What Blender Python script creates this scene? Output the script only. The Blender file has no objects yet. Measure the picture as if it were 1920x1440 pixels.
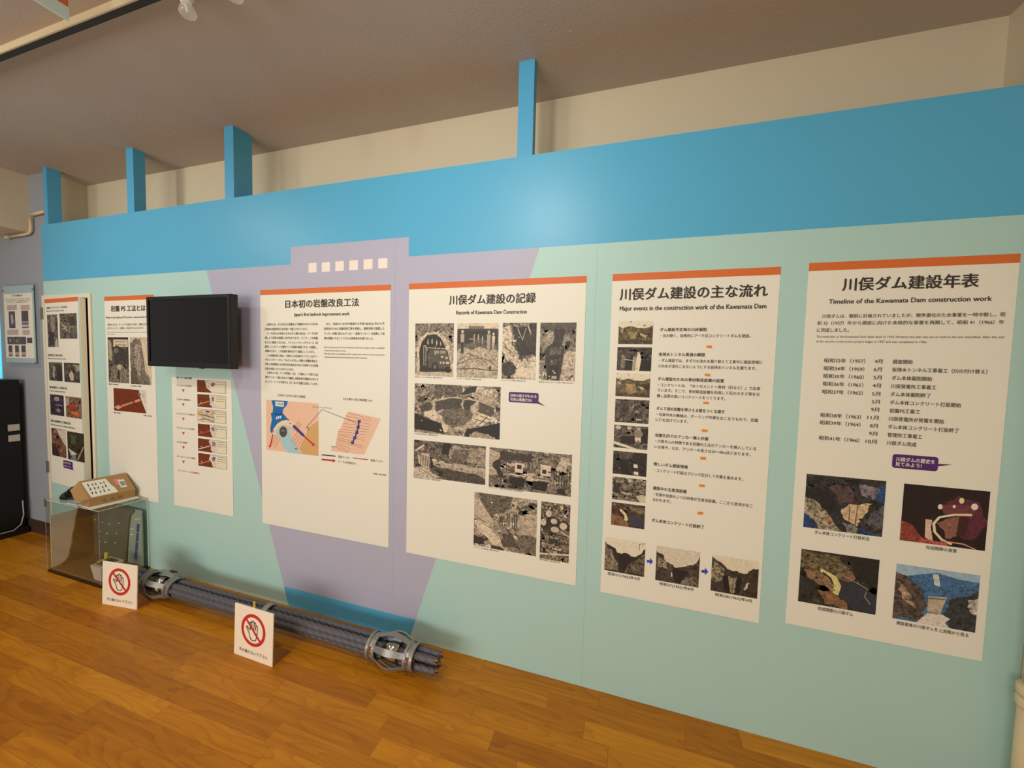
import bpy, bmesh, math, random
from mathutils import Vector, Matrix

# ------------------------------------------------------------------ camera, world, lights, exposure
scene = bpy.context.scene
COL = scene.collection
D2 = math.radians

def look(yaw, pitch, roll):
    cy, sy, cp, sp, cr, sr = math.cos(yaw), math.sin(yaw), math.cos(pitch), math.sin(pitch), math.cos(roll), math.sin(roll)
    f = Vector((-sy*cp, cy*cp, sp)); r = Vector((cy, sy, 0)); u = r.cross(f)
    r2 = r*cr + u*sr; u2 = -r*sr + u*cr
    return Matrix((r2, u2, -f)).transposed()

cam_data = bpy.data.cameras.new('camera')
cam_data.sensor_width = 36.0
cam_data.lens = 36.0*715/1920
cam_data.clip_start = 0.02
camera = bpy.data.objects.new('camera', cam_data); COL.objects.link(camera)
camera.matrix_world = Matrix.Translation((0, -1.727, 1.4913)) @ look(0.303807, -0.053556, 0.025618).to_4x4()
scene.camera = camera

scene.view_settings.view_transform = 'Standard'
scene.view_settings.look = 'None'
scene.view_settings.gamma = 1.0
scene.view_settings.use_curve_mapping = False
scene.view_settings.exposure = -0.24
scene.cycles.transparent_max_bounces = 32

world = bpy.data.worlds.new('room_light'); scene.world = world
world.use_nodes = True
world.node_tree.nodes['Background'].inputs[0].default_value = (1.0, 0.95, 0.88, 1)
world.node_tree.nodes['Background'].inputs[1].default_value = 0.30

def spot(name, loc, target, power, colour, size=0.09, angle=150, blend=1.0):
    l = bpy.data.lights.new(name, 'SPOT'); l.energy = power; l.color = colour
    l.spot_size = D2(angle); l.spot_blend = blend; l.shadow_soft_size = size
    o = bpy.data.objects.new(name, l); COL.objects.link(o); o.location = loc
    o.rotation_euler = (Vector(target)-Vector(loc)).to_track_quat('-Z', 'Y').to_euler()
    return o
def area(name, loc, target, sx, sy, power, colour):
    l = bpy.data.lights.new(name, 'AREA'); l.shape = 'RECTANGLE'; l.size = sx; l.size_y = sy; l.energy = power; l.color = colour
    o = bpy.data.objects.new(name, l); COL.objects.link(o); o.location = loc
    o.rotation_euler = (Vector(target)-Vector(loc)).to_track_quat('-Z', 'Y').to_euler()
    return o
WARM = (1.0, 0.98, 0.89)
spot('ceiling_spot_light', (-0.70, -1.55, 2.72), (-0.70, -0.1, 1.0), 58, WARM, 0.10)
spot('ceiling_spot_light', (-3.40, -1.45, 2.72), (-3.2, -0.1, 1.0), 40, WARM, 0.10)
spot('ceiling_spot_light', (-1.60, -2.9, 2.72), (-1.6, -0.1, 0.8), 36, WARM, 0.12)
area('room_fill_light', (-2.3, -5.5, 1.3), (-1.8, -1.0, 2.1), 4.5, 1.6, 150, (1.0, 0.95, 0.84))

# ------------------------------------------------------------------ materials
def lin(c):
    c = c/255.0
    return c/12.92 if c <= 0.04045 else ((c+0.055)/1.055)**2.4
def rgb(c):
    return (lin(c[0]), lin(c[1]), lin(c[2]), 1.0)
MATS = {}
def mat(name, c, rough=0.6, metal=0.0, spec=0.5, bump=0.0, bscale=60.0, mott=0.0, mscale=8.0, coat=0.0):
    """plain surface with a procedural mottle and bump"""
    m = bpy.data.materials.new(name); m.use_nodes = True; MATS[name] = m
    nt = m.node_tree; b = nt.nodes['Principled BSDF']
    b.inputs['Roughness'].default_value = rough; b.inputs['Metallic'].default_value = metal
    b.inputs['Specular IOR Level'].default_value = spec
    b.inputs['Coat Weight'].default_value = coat
    base = rgb(c); b.inputs['Base Color'].default_value = base
    tc = nt.nodes.new('ShaderNodeTexCoord')
    n = nt.nodes.new('ShaderNodeTexNoise'); n.inputs['Scale'].default_value = mscale; n.inputs['Detail'].default_value = 5
    nt.links.new(tc.outputs['Object'], n.inputs['Vector'])
    mx = nt.nodes.new('ShaderNodeMix'); mx.data_type = 'RGBA'
    k = 1.0-mott
    mx.inputs[6].default_value = tuple(x*k for x in base[:3])+(1,); mx.inputs[7].default_value = tuple(min(1, x*(1+mott)) for x in base[:3])+(1,)
    nt.links.new(n.outputs['Fac'], mx.inputs[0]); nt.links.new(mx.outputs[2], b.inputs['Base Color'])
    if bump:
        n2 = nt.nodes.new('ShaderNodeTexNoise'); n2.inputs['Scale'].default_value = bscale; n2.inputs['Detail'].default_value = 3
        nt.links.new(tc.outputs['Object'], n2.inputs['Vector'])
        bp = nt.nodes.new('ShaderNodeBump'); bp.inputs['Strength'].default_value = bump; bp.inputs['Distance'].default_value = 0.003
        nt.links.new(n2.outputs['Fac'], bp.inputs['Height']); nt.links.new(bp.outputs['Normal'], b.inputs['Normal'])
    return m

sky_blue = mat('sky_blue_paint', (86, 179, 222), 0.40, bump=0.06, bscale=300, mott=0.02, mscale=3)
pale_green = mat('pale_green_paint', (178, 217, 212), 0.5, bump=0.06, bscale=300, mott=0.02, mscale=3)
lilac = mat('lilac_paint', (181, 182, 205), 0.5, bump=0.06, bscale=300, mott=0.02, mscale=3)
white_sq = mat('white_paint', (244, 236, 226), 0.5)
seam_m = mat('board_seam', (142, 186, 200), 0.8)
post_blue = mat('post_blue_paint', (82, 174, 224), 0.45, bump=0.05, bscale=200)
cream = mat('cream_plaster', (216, 205, 180), 0.85, bump=0.25, bscale=180, mott=0.03, mscale=4)
grey_blue = mat('grey_blue_wall_paint', (156, 164, 176), 0.7, bump=0.15, bscale=150, mott=0.03)
door_cream = mat('door_frame_cream', (232, 222, 198), 0.5)
gap_shade = mat('painted_gap_shade', (40, 40, 48), 0.9)
paper = mat('panel_print_paper', (238, 237, 224), 0.55, bump=0.02, bscale=400, mott=0.01)
orange = mat('orange_print', (218, 112, 52), 0.55)
black_pl = mat('black_plastic', (14, 15, 16), 0.45)
black_sc = mat('black_screen_glass', (8, 9, 9), 0.12)
black_cab = mat('black_cabinet_paint', (11, 11, 13), 0.5)
label_grey = mat('grey_label_paper', (200, 196, 184), 0.7)
base_brown = mat('brown_baseboard', (70, 46, 34), 0.6)
card = mat('brown_cardboard', (170, 134, 86), 0.85, bump=0.1, bscale=120, mott=0.06, mscale=20)
card_dark = mat('cardboard_stand', (150, 104, 58), 0.85, mott=0.06, mscale=20)
white_pap = mat('white_paper', (238, 237, 224), 0.7)
pink = mat('pink_sticker', (226, 130, 150), 0.6)
steel = mat('grey_painted_steel', (150, 150, 146), 0.36, metal=0.45, bump=0.04, bscale=80)
chrome = mat('bright_steel', (200, 200, 196), 0.18, metal=1.0)
strand_m = mat('dark_steel_wire', (96, 95, 103), 0.55, metal=0.25, bump=0.2, bscale=200, mott=0.12, mscale=30)
wire_end = mat('cut_wire_ends', (150, 110, 90), 0.5, metal=0.5)
copper = mat('rust_brown_band', (120, 66, 40), 0.6)
yellow = mat('yellow_plastic', (226, 192, 60), 0.5)
tape_grey = mat('grey_tape', (150, 152, 150), 0.45)
red_print = mat('red_print', (200, 44, 44), 0.5)
black_print = mat('black_print', (34, 32, 32), 0.5)
sign_face = mat('sign_face_cream', (250, 238, 218), 0.5)
tan_board = mat('tan_board', (236, 218, 196), 0.7, mott=0.05, mscale=15)
rock_brown = mat('model_rock_brown', (134, 104, 60), 0.85, mott=0.1, mscale=12, bump=0.1)
rock_dark = mat('model_rock_dark', (104, 94, 70), 0.85, mott=0.1, mscale=12)
valley_grey = mat('model_valley_grey', (160, 168, 150), 0.8, mott=0.05)
model_blue = mat('model_blue', (48, 78, 150), 0.5)
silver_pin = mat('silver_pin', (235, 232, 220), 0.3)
ceil_m = mat('ceiling_paint', (194, 183, 172), 0.9, bump=0.3, bscale=90, mott=0.06, mscale=2.5)
pale_cyan = mat('pale_cyan_board', (214, 240, 238), 0.5)
rail_m = mat('cream_metal', (226, 212, 178), 0.4)
rail_dark = mat('dark_track_slot', (50, 44, 40), 0.6)
pvc = mat('cream_pipe_paint', (226, 206, 166), 0.4)
cable_w = mat('white_cable', (190, 186, 178), 0.5)
hinge_m = mat('hinge_grey', (140, 138, 130), 0.4, metal=0.6)
scuff_m = mat('bare_plaster_chip', (214, 206, 196), 0.9)
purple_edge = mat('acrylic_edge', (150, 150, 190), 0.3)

def floor_material():
    m = bpy.data.materials.new('wood_plank_floor'); m.use_nodes = True
    nt = m.node_tree; N = nt.nodes; Lk = nt.links; b = N['Principled BSDF']
    def math_(op, a, bb=None):
        n = N.new('ShaderNodeMath'); n.operation = op
        for i, v in enumerate((a, bb)):
            if v is None: continue
            if isinstance(v, (int, float)): n.inputs[i].default_value = v
            else: Lk.new(v, n.inputs[i])
        return n.outputs[0]
    tc = N.new('ShaderNodeTexCoord'); sp = N.new('ShaderNodeSeparateXYZ'); Lk.new(tc.outputs['Object'], sp.inputs[0])
    x, y = sp.outputs[0], sp.outputs[1]
    PW, PL = 0.083, 0.56
    ry = math_('DIVIDE', y, PW); row = math_('FLOOR', ry)
    wn = N.new('ShaderNodeTexWhiteNoise'); wn.noise_dimensions = '1D'; Lk.new(row, wn.inputs['W'])
    xs = math_('ADD', math_('DIVIDE', x, PL), math_('MULTIPLY', wn.outputs['Value'], 7.0)); colm = math_('FLOOR', xs)
    cid = N.new('ShaderNodeCombineXYZ'); Lk.new(row, cid.inputs[0]); Lk.new(colm, cid.inputs[1])
    w2 = N.new('ShaderNodeTexWhiteNoise'); w2.noise_dimensions = '2D'; Lk.new(cid.outputs[0], w2.inputs['Vector'])
    # grain: noise stretched along the plank, and a warped ring pattern
    off = math_('MULTIPLY', w2.outputs['Value'], 40.0)
    gv = N.new('ShaderNodeCombineXYZ'); Lk.new(math_('ADD', math_('MULTIPLY', x, 2.2), off), gv.inputs[0]); Lk.new(math_('MULTIPLY', y, 46.0), gv.inputs[1]); Lk.new(off, gv.inputs[2])
    g1 = N.new('ShaderNodeTexNoise'); g1.inputs['Scale'].default_value = 1.0; g1.inputs['Detail'].default_value = 6; g1.inputs['Roughness'].default_value = 0.65; Lk.new(gv.outputs[0], g1.inputs['Vector'])
    gv2 = N.new('ShaderNodeCombineXYZ'); Lk.new(math_('ADD', math_('MULTIPLY', x, 1.6), off), gv2.inputs[0]); Lk.new(math_('MULTIPLY', y, 9.0), gv2.inputs[1]); Lk.new(off, gv2.inputs[2])
    g2 = N.new('ShaderNodeTexNoise'); g2.inputs['Scale'].default_value = 1.0; g2.inputs['Detail'].default_value = 1.5; Lk.new(gv2.outputs[0], g2.inputs['Vector'])
    rings = math_('FRACT', math_('MULTIPLY', g2.outputs['Fac'], 11.0))
    rings = math_('POWER', rings, 3.0)
    t = math_('ADD', math_('MULTIPLY', g1.outputs['Fac'], 0.75), math_('MULTIPLY', w2.outputs['Value'], 0.50))
    t = math_('SUBTRACT', t, math_('MULTIPLY', rings, 0.20))
    t = math_('SUBTRACT', t, 0.08)
    cr = N.new('ShaderNodeValToRGB'); Lk.new(t, cr.inputs[0])
    e = cr.color_ramp.elements
    e[0].position = 0.08; e[0].color = rgb((156, 90, 8)); e[1].position = 0.95; e[1].color = rgb((222, 150, 30))
    k = cr.color_ramp.elements.new(0.5); k.color = rgb((190, 120, 14))
    fy = math_('FRACT', ry); fx = math_('FRACT', xs)
    ey = math_('MINIMUM', fy, math_('SUBTRACT', 1.0, fy)); ex = math_('MINIMUM', fx, math_('SUBTRACT', 1.0, fx))
    seam = math_('MINIMUM', math_('DIVIDE', ey, 0.012), math_('DIVIDE', ex, 0.0025))
    seam = math_('MINIMUM', seam, 1.0)
    mx = N.new('ShaderNodeMix'); mx.data_type = 'RGBA'; Lk.new(seam, mx.inputs[0])
    mx.inputs[6].default_value = rgb((138, 82, 16)); Lk.new(cr.outputs[0], mx.inputs[7]); Lk.new(mx.outputs[2], b.inputs['Base Color'])
    b.inputs['Roughness'].default_value = 0.42; b.inputs['Specular IOR Level'].default_value = 0.35
    bp = N.new('ShaderNodeBump'); bp.inputs['Strength'].default_value = 0.08; bp.inputs['Distance'].default_value = 0.001
    Lk.new(g1.outputs['Fac'], bp.inputs['Height']); Lk.new(bp.outputs[0], b.inputs['Normal'])
    return m
floor_m = floor_material()

def print_material():
    """printed picture: colour per face, broken up by photographic grain"""
    m = bpy.data.materials.new('printed_picture'); m.use_nodes = True
    nt = m.node_tree; N = nt.nodes; Lk = nt.links; b = N['Principled BSDF']; b.inputs['Roughness'].default_value = 0.5
    a = N.new('ShaderNodeAttribute'); a.attribute_name = 'ink'
    am = N.new('ShaderNodeAttribute'); am.attribute_name = 'grain'
    tc = N.new('ShaderNodeTexCoord')
    def noise(s, d, r):
        n = N.new('ShaderNodeTexNoise'); n.inputs['Scale'].default_value = s; n.inputs['Detail'].default_value = d; n.inputs['Roughness'].default_value = r
        Lk.new(tc.outputs['Object'], n.inputs['Vector']); return n.outputs['Fac']
    n1 = noise(130, 6, 0.8); n2 = noise(52, 5, 0.7)
    def mth(op, x, y):
        n = N.new('ShaderNodeMath'); n.operation = op
        for i, v in enumerate((x, y)):
            if isinstance(v, (int, float)): n.inputs[i].default_value = v
            else: Lk.new(v, n.inputs[i])
        return n.outputs[0]
    s = mth('ADD', mth('MULTIPLY', mth('SUBTRACT', n1, 0.5), 7.5), mth('MULTIPLY', mth('SUBTRACT', n2, 0.5), 4.5))
    vo = N.new('ShaderNodeTexVoronoi'); vo.inputs['Scale'].default_value = 120; Lk.new(tc.outputs['Object'], vo.inputs['Vector'])
    sv = N.new('ShaderNodeSeparateColor'); Lk.new(vo.outputs['Color'], sv.inputs[0])
    s = mth('ADD', s, mth('MULTIPLY', mth('SUBTRACT', sv.outputs[0], 0.5), 1.6))
    k = mth('MULTIPLY', s, mth('ADD', am.outputs['Fac'], 0.045))
    k = mth('MAXIMUM', mth('ADD', k, 1.12), 0.16)
    k = mth('MINIMUM', k, 2.6)
    v = N.new('ShaderNodeVectorMath'); v.operation = 'SCALE'; Lk.new(a.outputs['Color'], v.inputs[0]); Lk.new(k, v.inputs['Scale'])
    mn = N.new('ShaderNodeVectorMath'); mn.operation = 'MINIMUM'; Lk.new(v.outputs[0], mn.inputs[0]); mn.inputs[1].default_value = (0.80, 0.76, 0.66)
    Lk.new(mn.outputs[0], b.inputs['Base Color'])
    return m
print_m = print_material()

def acrylic():
    m = bpy.data.materials.new('clear_acrylic'); m.use_nodes = True; nt = m.node_tree; nt.nodes.clear()
    o = nt.nodes.new('ShaderNodeOutputMaterial'); t = nt.nodes.new('ShaderNodeBsdfTransparent'); g = nt.nodes.new('ShaderNodeBsdfGlossy')
    t.inputs[0].default_value = (0.955, 0.97, 0.965, 1); g.inputs['Roughness'].default_value = 0.03
    lw = nt.nodes.new('ShaderNodeLayerWeight'); lw.inputs['Blend'].default_value = 0.5
    pw = nt.nodes.new('ShaderNodeMath'); pw.operation = 'POWER'; nt.links.new(lw.outputs['Facing'], pw.inputs[0]); pw.inputs[1].default_value = 5.0
    f = nt.nodes.new('ShaderNodeMath'); f.operation = 'MULTIPLY_ADD'; nt.links.new(pw.outputs[0], f.inputs[0]); f.inputs[1].default_value = 0.8; f.inputs[2].default_value = 0.03
    mx = nt.nodes.new('ShaderNodeMixShader')
    nt.links.new(f.outputs[0], mx.inputs[0]); nt.links.new(t.outputs[0], mx.inputs[1]); nt.links.new(g.outputs[0], mx.inputs[2]); nt.links.new(mx.outputs[0], o.inputs[0])
    return m
acrylic_m = acrylic()
def bulb_glass():
    m = acrylic_m.copy(); m.name = 'bulb_glass'
    for n in m.node_tree.nodes:
        if n.type == 'BSDF_TRANSPARENT': n.inputs[0].default_value = (0.93, 0.93, 0.92, 1)
    return m
bulb_m = bulb_glass()
def frost(m, k):
    nt = m.node_tree; out = next(n for n in nt.nodes if n.type == 'OUTPUT_MATERIAL'); src = out.inputs[0].links[0].from_socket
    d = nt.nodes.new('ShaderNodeBsdfTranslucent'); d.inputs[0].default_value = (0.9, 0.88, 0.84, 1); e = nt.nodes.new('ShaderNodeBsdfDiffuse'); e.inputs[0].default_value = (0.9, 0.88, 0.84, 1)
    a = nt.nodes.new('ShaderNodeAddShader'); nt.links.new(d.outputs[0], a.inputs[0]); nt.links.new(e.outputs[0], a.inputs[1])
    mx = nt.nodes.new('ShaderNodeMixShader'); mx.inputs[0].default_value = k
    nt.links.new(src, mx.inputs[1]); nt.links.new(a.outputs[0], mx.inputs[2]); nt.links.new(mx.outputs[0], out.inputs[0])
frost(bulb_m, 0.14)
def glow(name, c, s):
    m = bpy.data.materials.new(name); m.use_nodes = True; nt = m.node_tree; b = nt.nodes['Principled BSDF']
    b.inputs['Base Color'].default_value = rgb(c); b.inputs['Emission Color'].default_value = rgb(c); b.inputs['Emission Strength'].default_value = s
    return m
window_glow = glow('daylit_window_pane', (96, 220, 250), 1.0)
INK = {}
def ink(c):
    if c not in INK: INK[c] = mat('ink_%d_%d_%d' % c, c, 0.55)
    return INK[c]

# ------------------------------------------------------------------ geometry helpers
def link(name, bm, mats, parent=None, smooth=False, recalc=True):
    if recalc: bmesh.ops.recalc_face_normals(bm, faces=bm.faces)
    me = bpy.data.meshes.new(name); bm.to_mesh(me); bm.free()
    for m in (mats if isinstance(mats, (list, tuple)) else [mats]): me.materials.append(m)
    if smooth:
        for p in me.polygons: p.use_smooth = True
    o = bpy.data.objects.new(name, me); COL.objects.link(o)
    if parent: o.parent = parent
    return o
def tag(o, label, cat, group=None):
    o['label'] = label; o['category'] = cat
    if group: o['group'] = group
    return o
def thing(name, label, cat, loc=(0, 0, 0), group=None, rot=0.0):
    o = bpy.data.objects.new(name, None); COL.objects.link(o); o.location = loc; o.rotation_euler = (0, 0, rot); o.empty_display_size = 0.05
    return tag(o, label, cat, group)
def struct(o):
    o['kind'] = 'structure'; return o
def box(bm, x0, x1, y0, y1, z0, z1, mi=0, bev=0.0):
    vs = [bm.verts.new((x, y, z)) for x in (x0, x1) for y in (y0, y1) for z in (z0, z1)]
    fs = [bm.faces.new([vs[i] for i in q]) for q in ((0, 1, 3, 2), (4, 6, 7, 5), (0, 4, 5, 1), (2, 3, 7, 6), (0, 2, 6, 4), (1, 5, 7, 3))]
    for f in fs: f.material_index = mi
    if bev:
        es = list({e for f in fs for e in f.edges})
        r = bmesh.ops.bevel(bm, geom=es, offset=bev, segments=2, affect='EDGES', profile=0.7)
        for f in r['faces']: f.material_index = mi
    return fs
def poly(bm, pts, mi=0):
    f = bm.faces.new([bm.verts.new(p) for p in pts]); f.material_index = mi; return f
def prism(bm, pts2, y0, y1, mi=0):
    """polygon in x,z extruded along y"""
    a = [bm.verts.new((x, y0, z)) for x, z in pts2]; b = [bm.verts.new((x, y1, z)) for x, z in pts2]
    n = len(a)
    fs = [bm.faces.new(a), bm.faces.new(b[::-1])]+[bm.faces.new((a[i], b[i], b[(i+1) % n], a[(i+1) % n])) for i in range(n)]
    for f in fs: f.material_index = mi
    return fs
def tube(bm, pts, r, n=10, mi=0, cap=True, lobes=0, lob=0.0, twist=0.0):
    pts = [Vector(p) for p in pts]; rings = []; up = None; s = 0.0
    for i, p in enumerate(pts):
        d = (pts[min(i+1, len(pts)-1)]-pts[max(i-1, 0)]).normalized()
        if up is None:
            up = Vector((0, 0, 1)) if abs(d.z) < 0.9 else Vector((1, 0, 0))
        a = d.cross(up).normalized(); b = a.cross(d).normalized(); up = b
        if i: s += (p-pts[i-1]).length
        rr = r[i] if isinstance(r, (list, tuple)) else r
        ring = []
        for k in range(n):
            t = 2*math.pi*k/n
            q = rr*(1+lob*math.cos(lobes*(t+twist*s))) if lobes else rr
            ring.append(bm.verts.new(p+a*(q*math.cos(t))+b*(q*math.sin(t))))
        rings.append(ring)
    for A, B in zip(rings, rings[1:]):
        for k in range(n):
            f = bm.faces.new((A[k], A[(k+1) % n], B[(k+1) % n], B[k])); f.material_index = mi
    if cap:
        bm.faces.new(rings[0][::-1]).material_index = mi; bm.faces.new(rings[-1]).material_index = mi
def lathe_x(bm, prof, n=32, mi=0, c=(0, 0, 0)):
    """profile of (x, r) turned about the x axis, closed loop"""
    rings = [[bm.verts.new((c[0]+x, c[1]+r*math.cos(2*math.pi*k/n), c[2]+r*math.sin(2*math.pi*k/n))) for k in range(n)] for x, r in prof]
    m = len(rings)
    for i in range(m):
        A, B = rings[i], rings[(i+1) % m]
        for k in range(n):
            f = bm.faces.new((A[k], A[(k+1) % n], B[(k+1) % n], B[k])); f.material_index = mi
def lathe_z(bm, prof, n=24, mi=0, c=(0, 0, 0)):
    rings = [[bm.verts.new((c[0]+r*math.cos(2*math.pi*k/n), c[1]+r*math.sin(2*math.pi*k/n), c[2]+z)) for k in range(n)] for r, z in prof]
    for A, B in zip(rings, rings[1:]):
        for k in range(n):
            f = bm.faces.new((A[k], A[(k+1) % n], B[(k+1) % n], B[k])); f.material_index = mi
    bm.faces.new(rings[0][::-1]).material_index = mi; bm.faces.new(rings[-1]).material_index = mi

# ---- lettering: glyphs of the built-in font as flat meshes, fitted to a line
GLYPH = {}
def prepare_text(strings):
    tmp = []
    for s, bold in strings:
        cu = bpy.data.curves.new('t', 'FONT'); cu.body = s; cu.size = 1.0; cu.resolution_u = 3; cu.fill_mode = 'FRONT' if hasattr(cu, 'fill_mode') else cu.fill_mode
        o = bpy.data.objects.new('t', cu); COL.objects.link(o); tmp.append((s, bold, o, cu))
    dg = bpy.context.evaluated_depsgraph_get(); dg.update()
    for s, bold, o, cu in tmp:
        me = o.evaluated_get(dg).to_mesh()
        vs = [(v.co.x, v.co.y) for v in me.vertices]; fs = [tuple(p.vertices) for p in me.polygons]
        o.evaluated_get(dg).to_mesh_clear()
        GLYPH[(s, bold)] = (vs, fs)
    for s, bold, o, cu in tmp:
        bpy.data.objects.remove(o); bpy.data.curves.remove(cu)
def add_text(bm, s, bold, x0, x1, zc, h, y, mi=0):
    """line of text from x0 to x1, middle height zc, em height h, facing -y at depth y"""
    vs, fs = GLYPH[(s, bold)]
    if not vs: return
    xa = min(v[0] for v in vs); xb = max(v[0] for v in vs)
    sx = (x1-x0)/max(xb-xa, 1e-6); cjk = any(ord(c) > 0x2000 for c in s)
    sz = h*0.98; mid = 0.33 if cjk else 0.27
    for ox, oz, dy in ([(-bold, -bold*0.5, 0), (bold, -bold*0.5, 0.00005), (0, bold*0.7, 0.0001)] if bold else [(0, 0, 0)]):
        nv = [bm.verts.new((x0+(v[0]-xa)*sx+ox*sz, y-dy, zc+(v[1]-mid+oz)*sz)) for v in vs]
        for f in fs:
            try: bm.faces.new([nv[i] for i in f]).material_index = mi
            except ValueError: pass
def flip_front(bm):
    for f in bm.faces:
        f.normal_update()
        if f.normal.y > 0: f.normal_flip()

def jag(pts, seed, k=0.16, depth=3):
    """break straight outlines of rocks and trees into irregular ones"""
    rnd = random.Random(seed)
    for _ in range(depth):
        out = []
        for i, a in enumerate(pts):
            b = pts[(i+1) % len(pts)]; out.append(a)
            d = (b[0]-a[0], b[1]-a[1]); L_ = math.hypot(*d)
            on_edge = (a[0] == b[0] and a[0] in (0, 1)) or (a[1] == b[1] and a[1] in (0, 1))
            if L_ > 0.03 and not on_edge:
                j = rnd.uniform(-k, k); t = rnd.uniform(0.38, 0.62); out.append((a[0]+d[0]*t-d[1]*j, a[1]+d[1]*t+d[0]*j))
        pts = out
    return pts

def panel_parts(parent, data, Y, stripe=True):
    """everything printed on one information panel, in metres from its lower left corner; the sheet's face is at Y"""
    (x0, x1, z0, z1), items = data
    for kind, part, *a in items:
        bm = bmesh.new()
        if kind == 't':
            mats = []; 
            for (s, xa, xb, zc, h, bold, col) in a[0]:
                m = ink(col or (58, 50, 45))
                if m not in mats: mats.append(m)
                add_text(bm, s, bold, xa/1000, xb/1000, zc/1000, h/1000, Y-0.0016, mats.index(m))
            flip_front(bm); link(part, bm, mats, parent, recalc=False)
        elif kind == 'p':
            (xa, za, xb, zb), base, amp, polys = a
            li = bm.faces.layers.float_vector.new('ink'); lg = bm.faces.layers.float.new('grain')
            def face(pts, c, g, d):
                f = bm.faces.new([bm.verts.new(((xa+(xb-xa)*u)/1000, d, (zb-(zb-za)*v)/1000)) for u, v in pts])
                f[li] = rgb(c)[:3]; f[lg] = g
            face([(0, 0), (1, 0), (1, 1), (0, 1)], base, amp, Y-0.0006)
            rnd = random.Random(int(xa*7+za*13))
            def clutter(n, lo, hi, d):
                # rubble, foliage and timber that fill these construction photographs
                for _ in range(n):
                    cu, cv = rnd.random(), rnd.random(); su = rnd.uniform(lo, hi); asp = rnd.choice((0.25, 0.6, 1.0, 1.8)); ro = rnd.uniform(0, 3.14); t = rnd.choice((0.35, 0.5, 0.7, 1.35, 1.6))
                    q = []
                    for k in range(5):
                        an = 1.2566*k+rnd.uniform(-0.4, 0.4); px, py = su*math.cos(an), su*asp*math.sin(an)
                        q.append((min(1, max(0, cu+px*math.cos(ro)-py*math.sin(ro))), min(1, max(0, cv+px*math.sin(ro)+py*math.cos(ro)))))
                    if len(set(q)) == 5: face(q, tuple(min(235, int(v*t)) for v in base), amp, d)
            if amp >= 0.5: clutter(70, 0.015, 0.07, Y-0.00061)
            for i, (c, g, pts) in enumerate(polys):
                if g >= 0.25 and len(pts) > 2: pts = jag(pts, i*7+int(xa+za))
                pts = [(min(1, max(0, u)), min(1, max(0, v))) for u, v in pts]
                face(pts, c, g, Y-0.0006-0.00003*(i+1))
            if amp >= 0.5: clutter(40, 0.006, 0.022, Y-0.0006-0.00003*(len(polys)+2))
            flip_front(bm); link(part, bm, print_m, parent, recalc=False)
        else:
            mats = []
            for i, (c, pts) in enumerate(a[0]):
                m = ink(tuple(c))
                if m not in mats: mats.append(m)
                poly(bm, [(x/1000, Y-0.0006-0.00003*i, z/1000) for x, z in pts], mats.index(m))
            flip_front(bm); link(part, bm, mats, parent, recalc=False)
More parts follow.
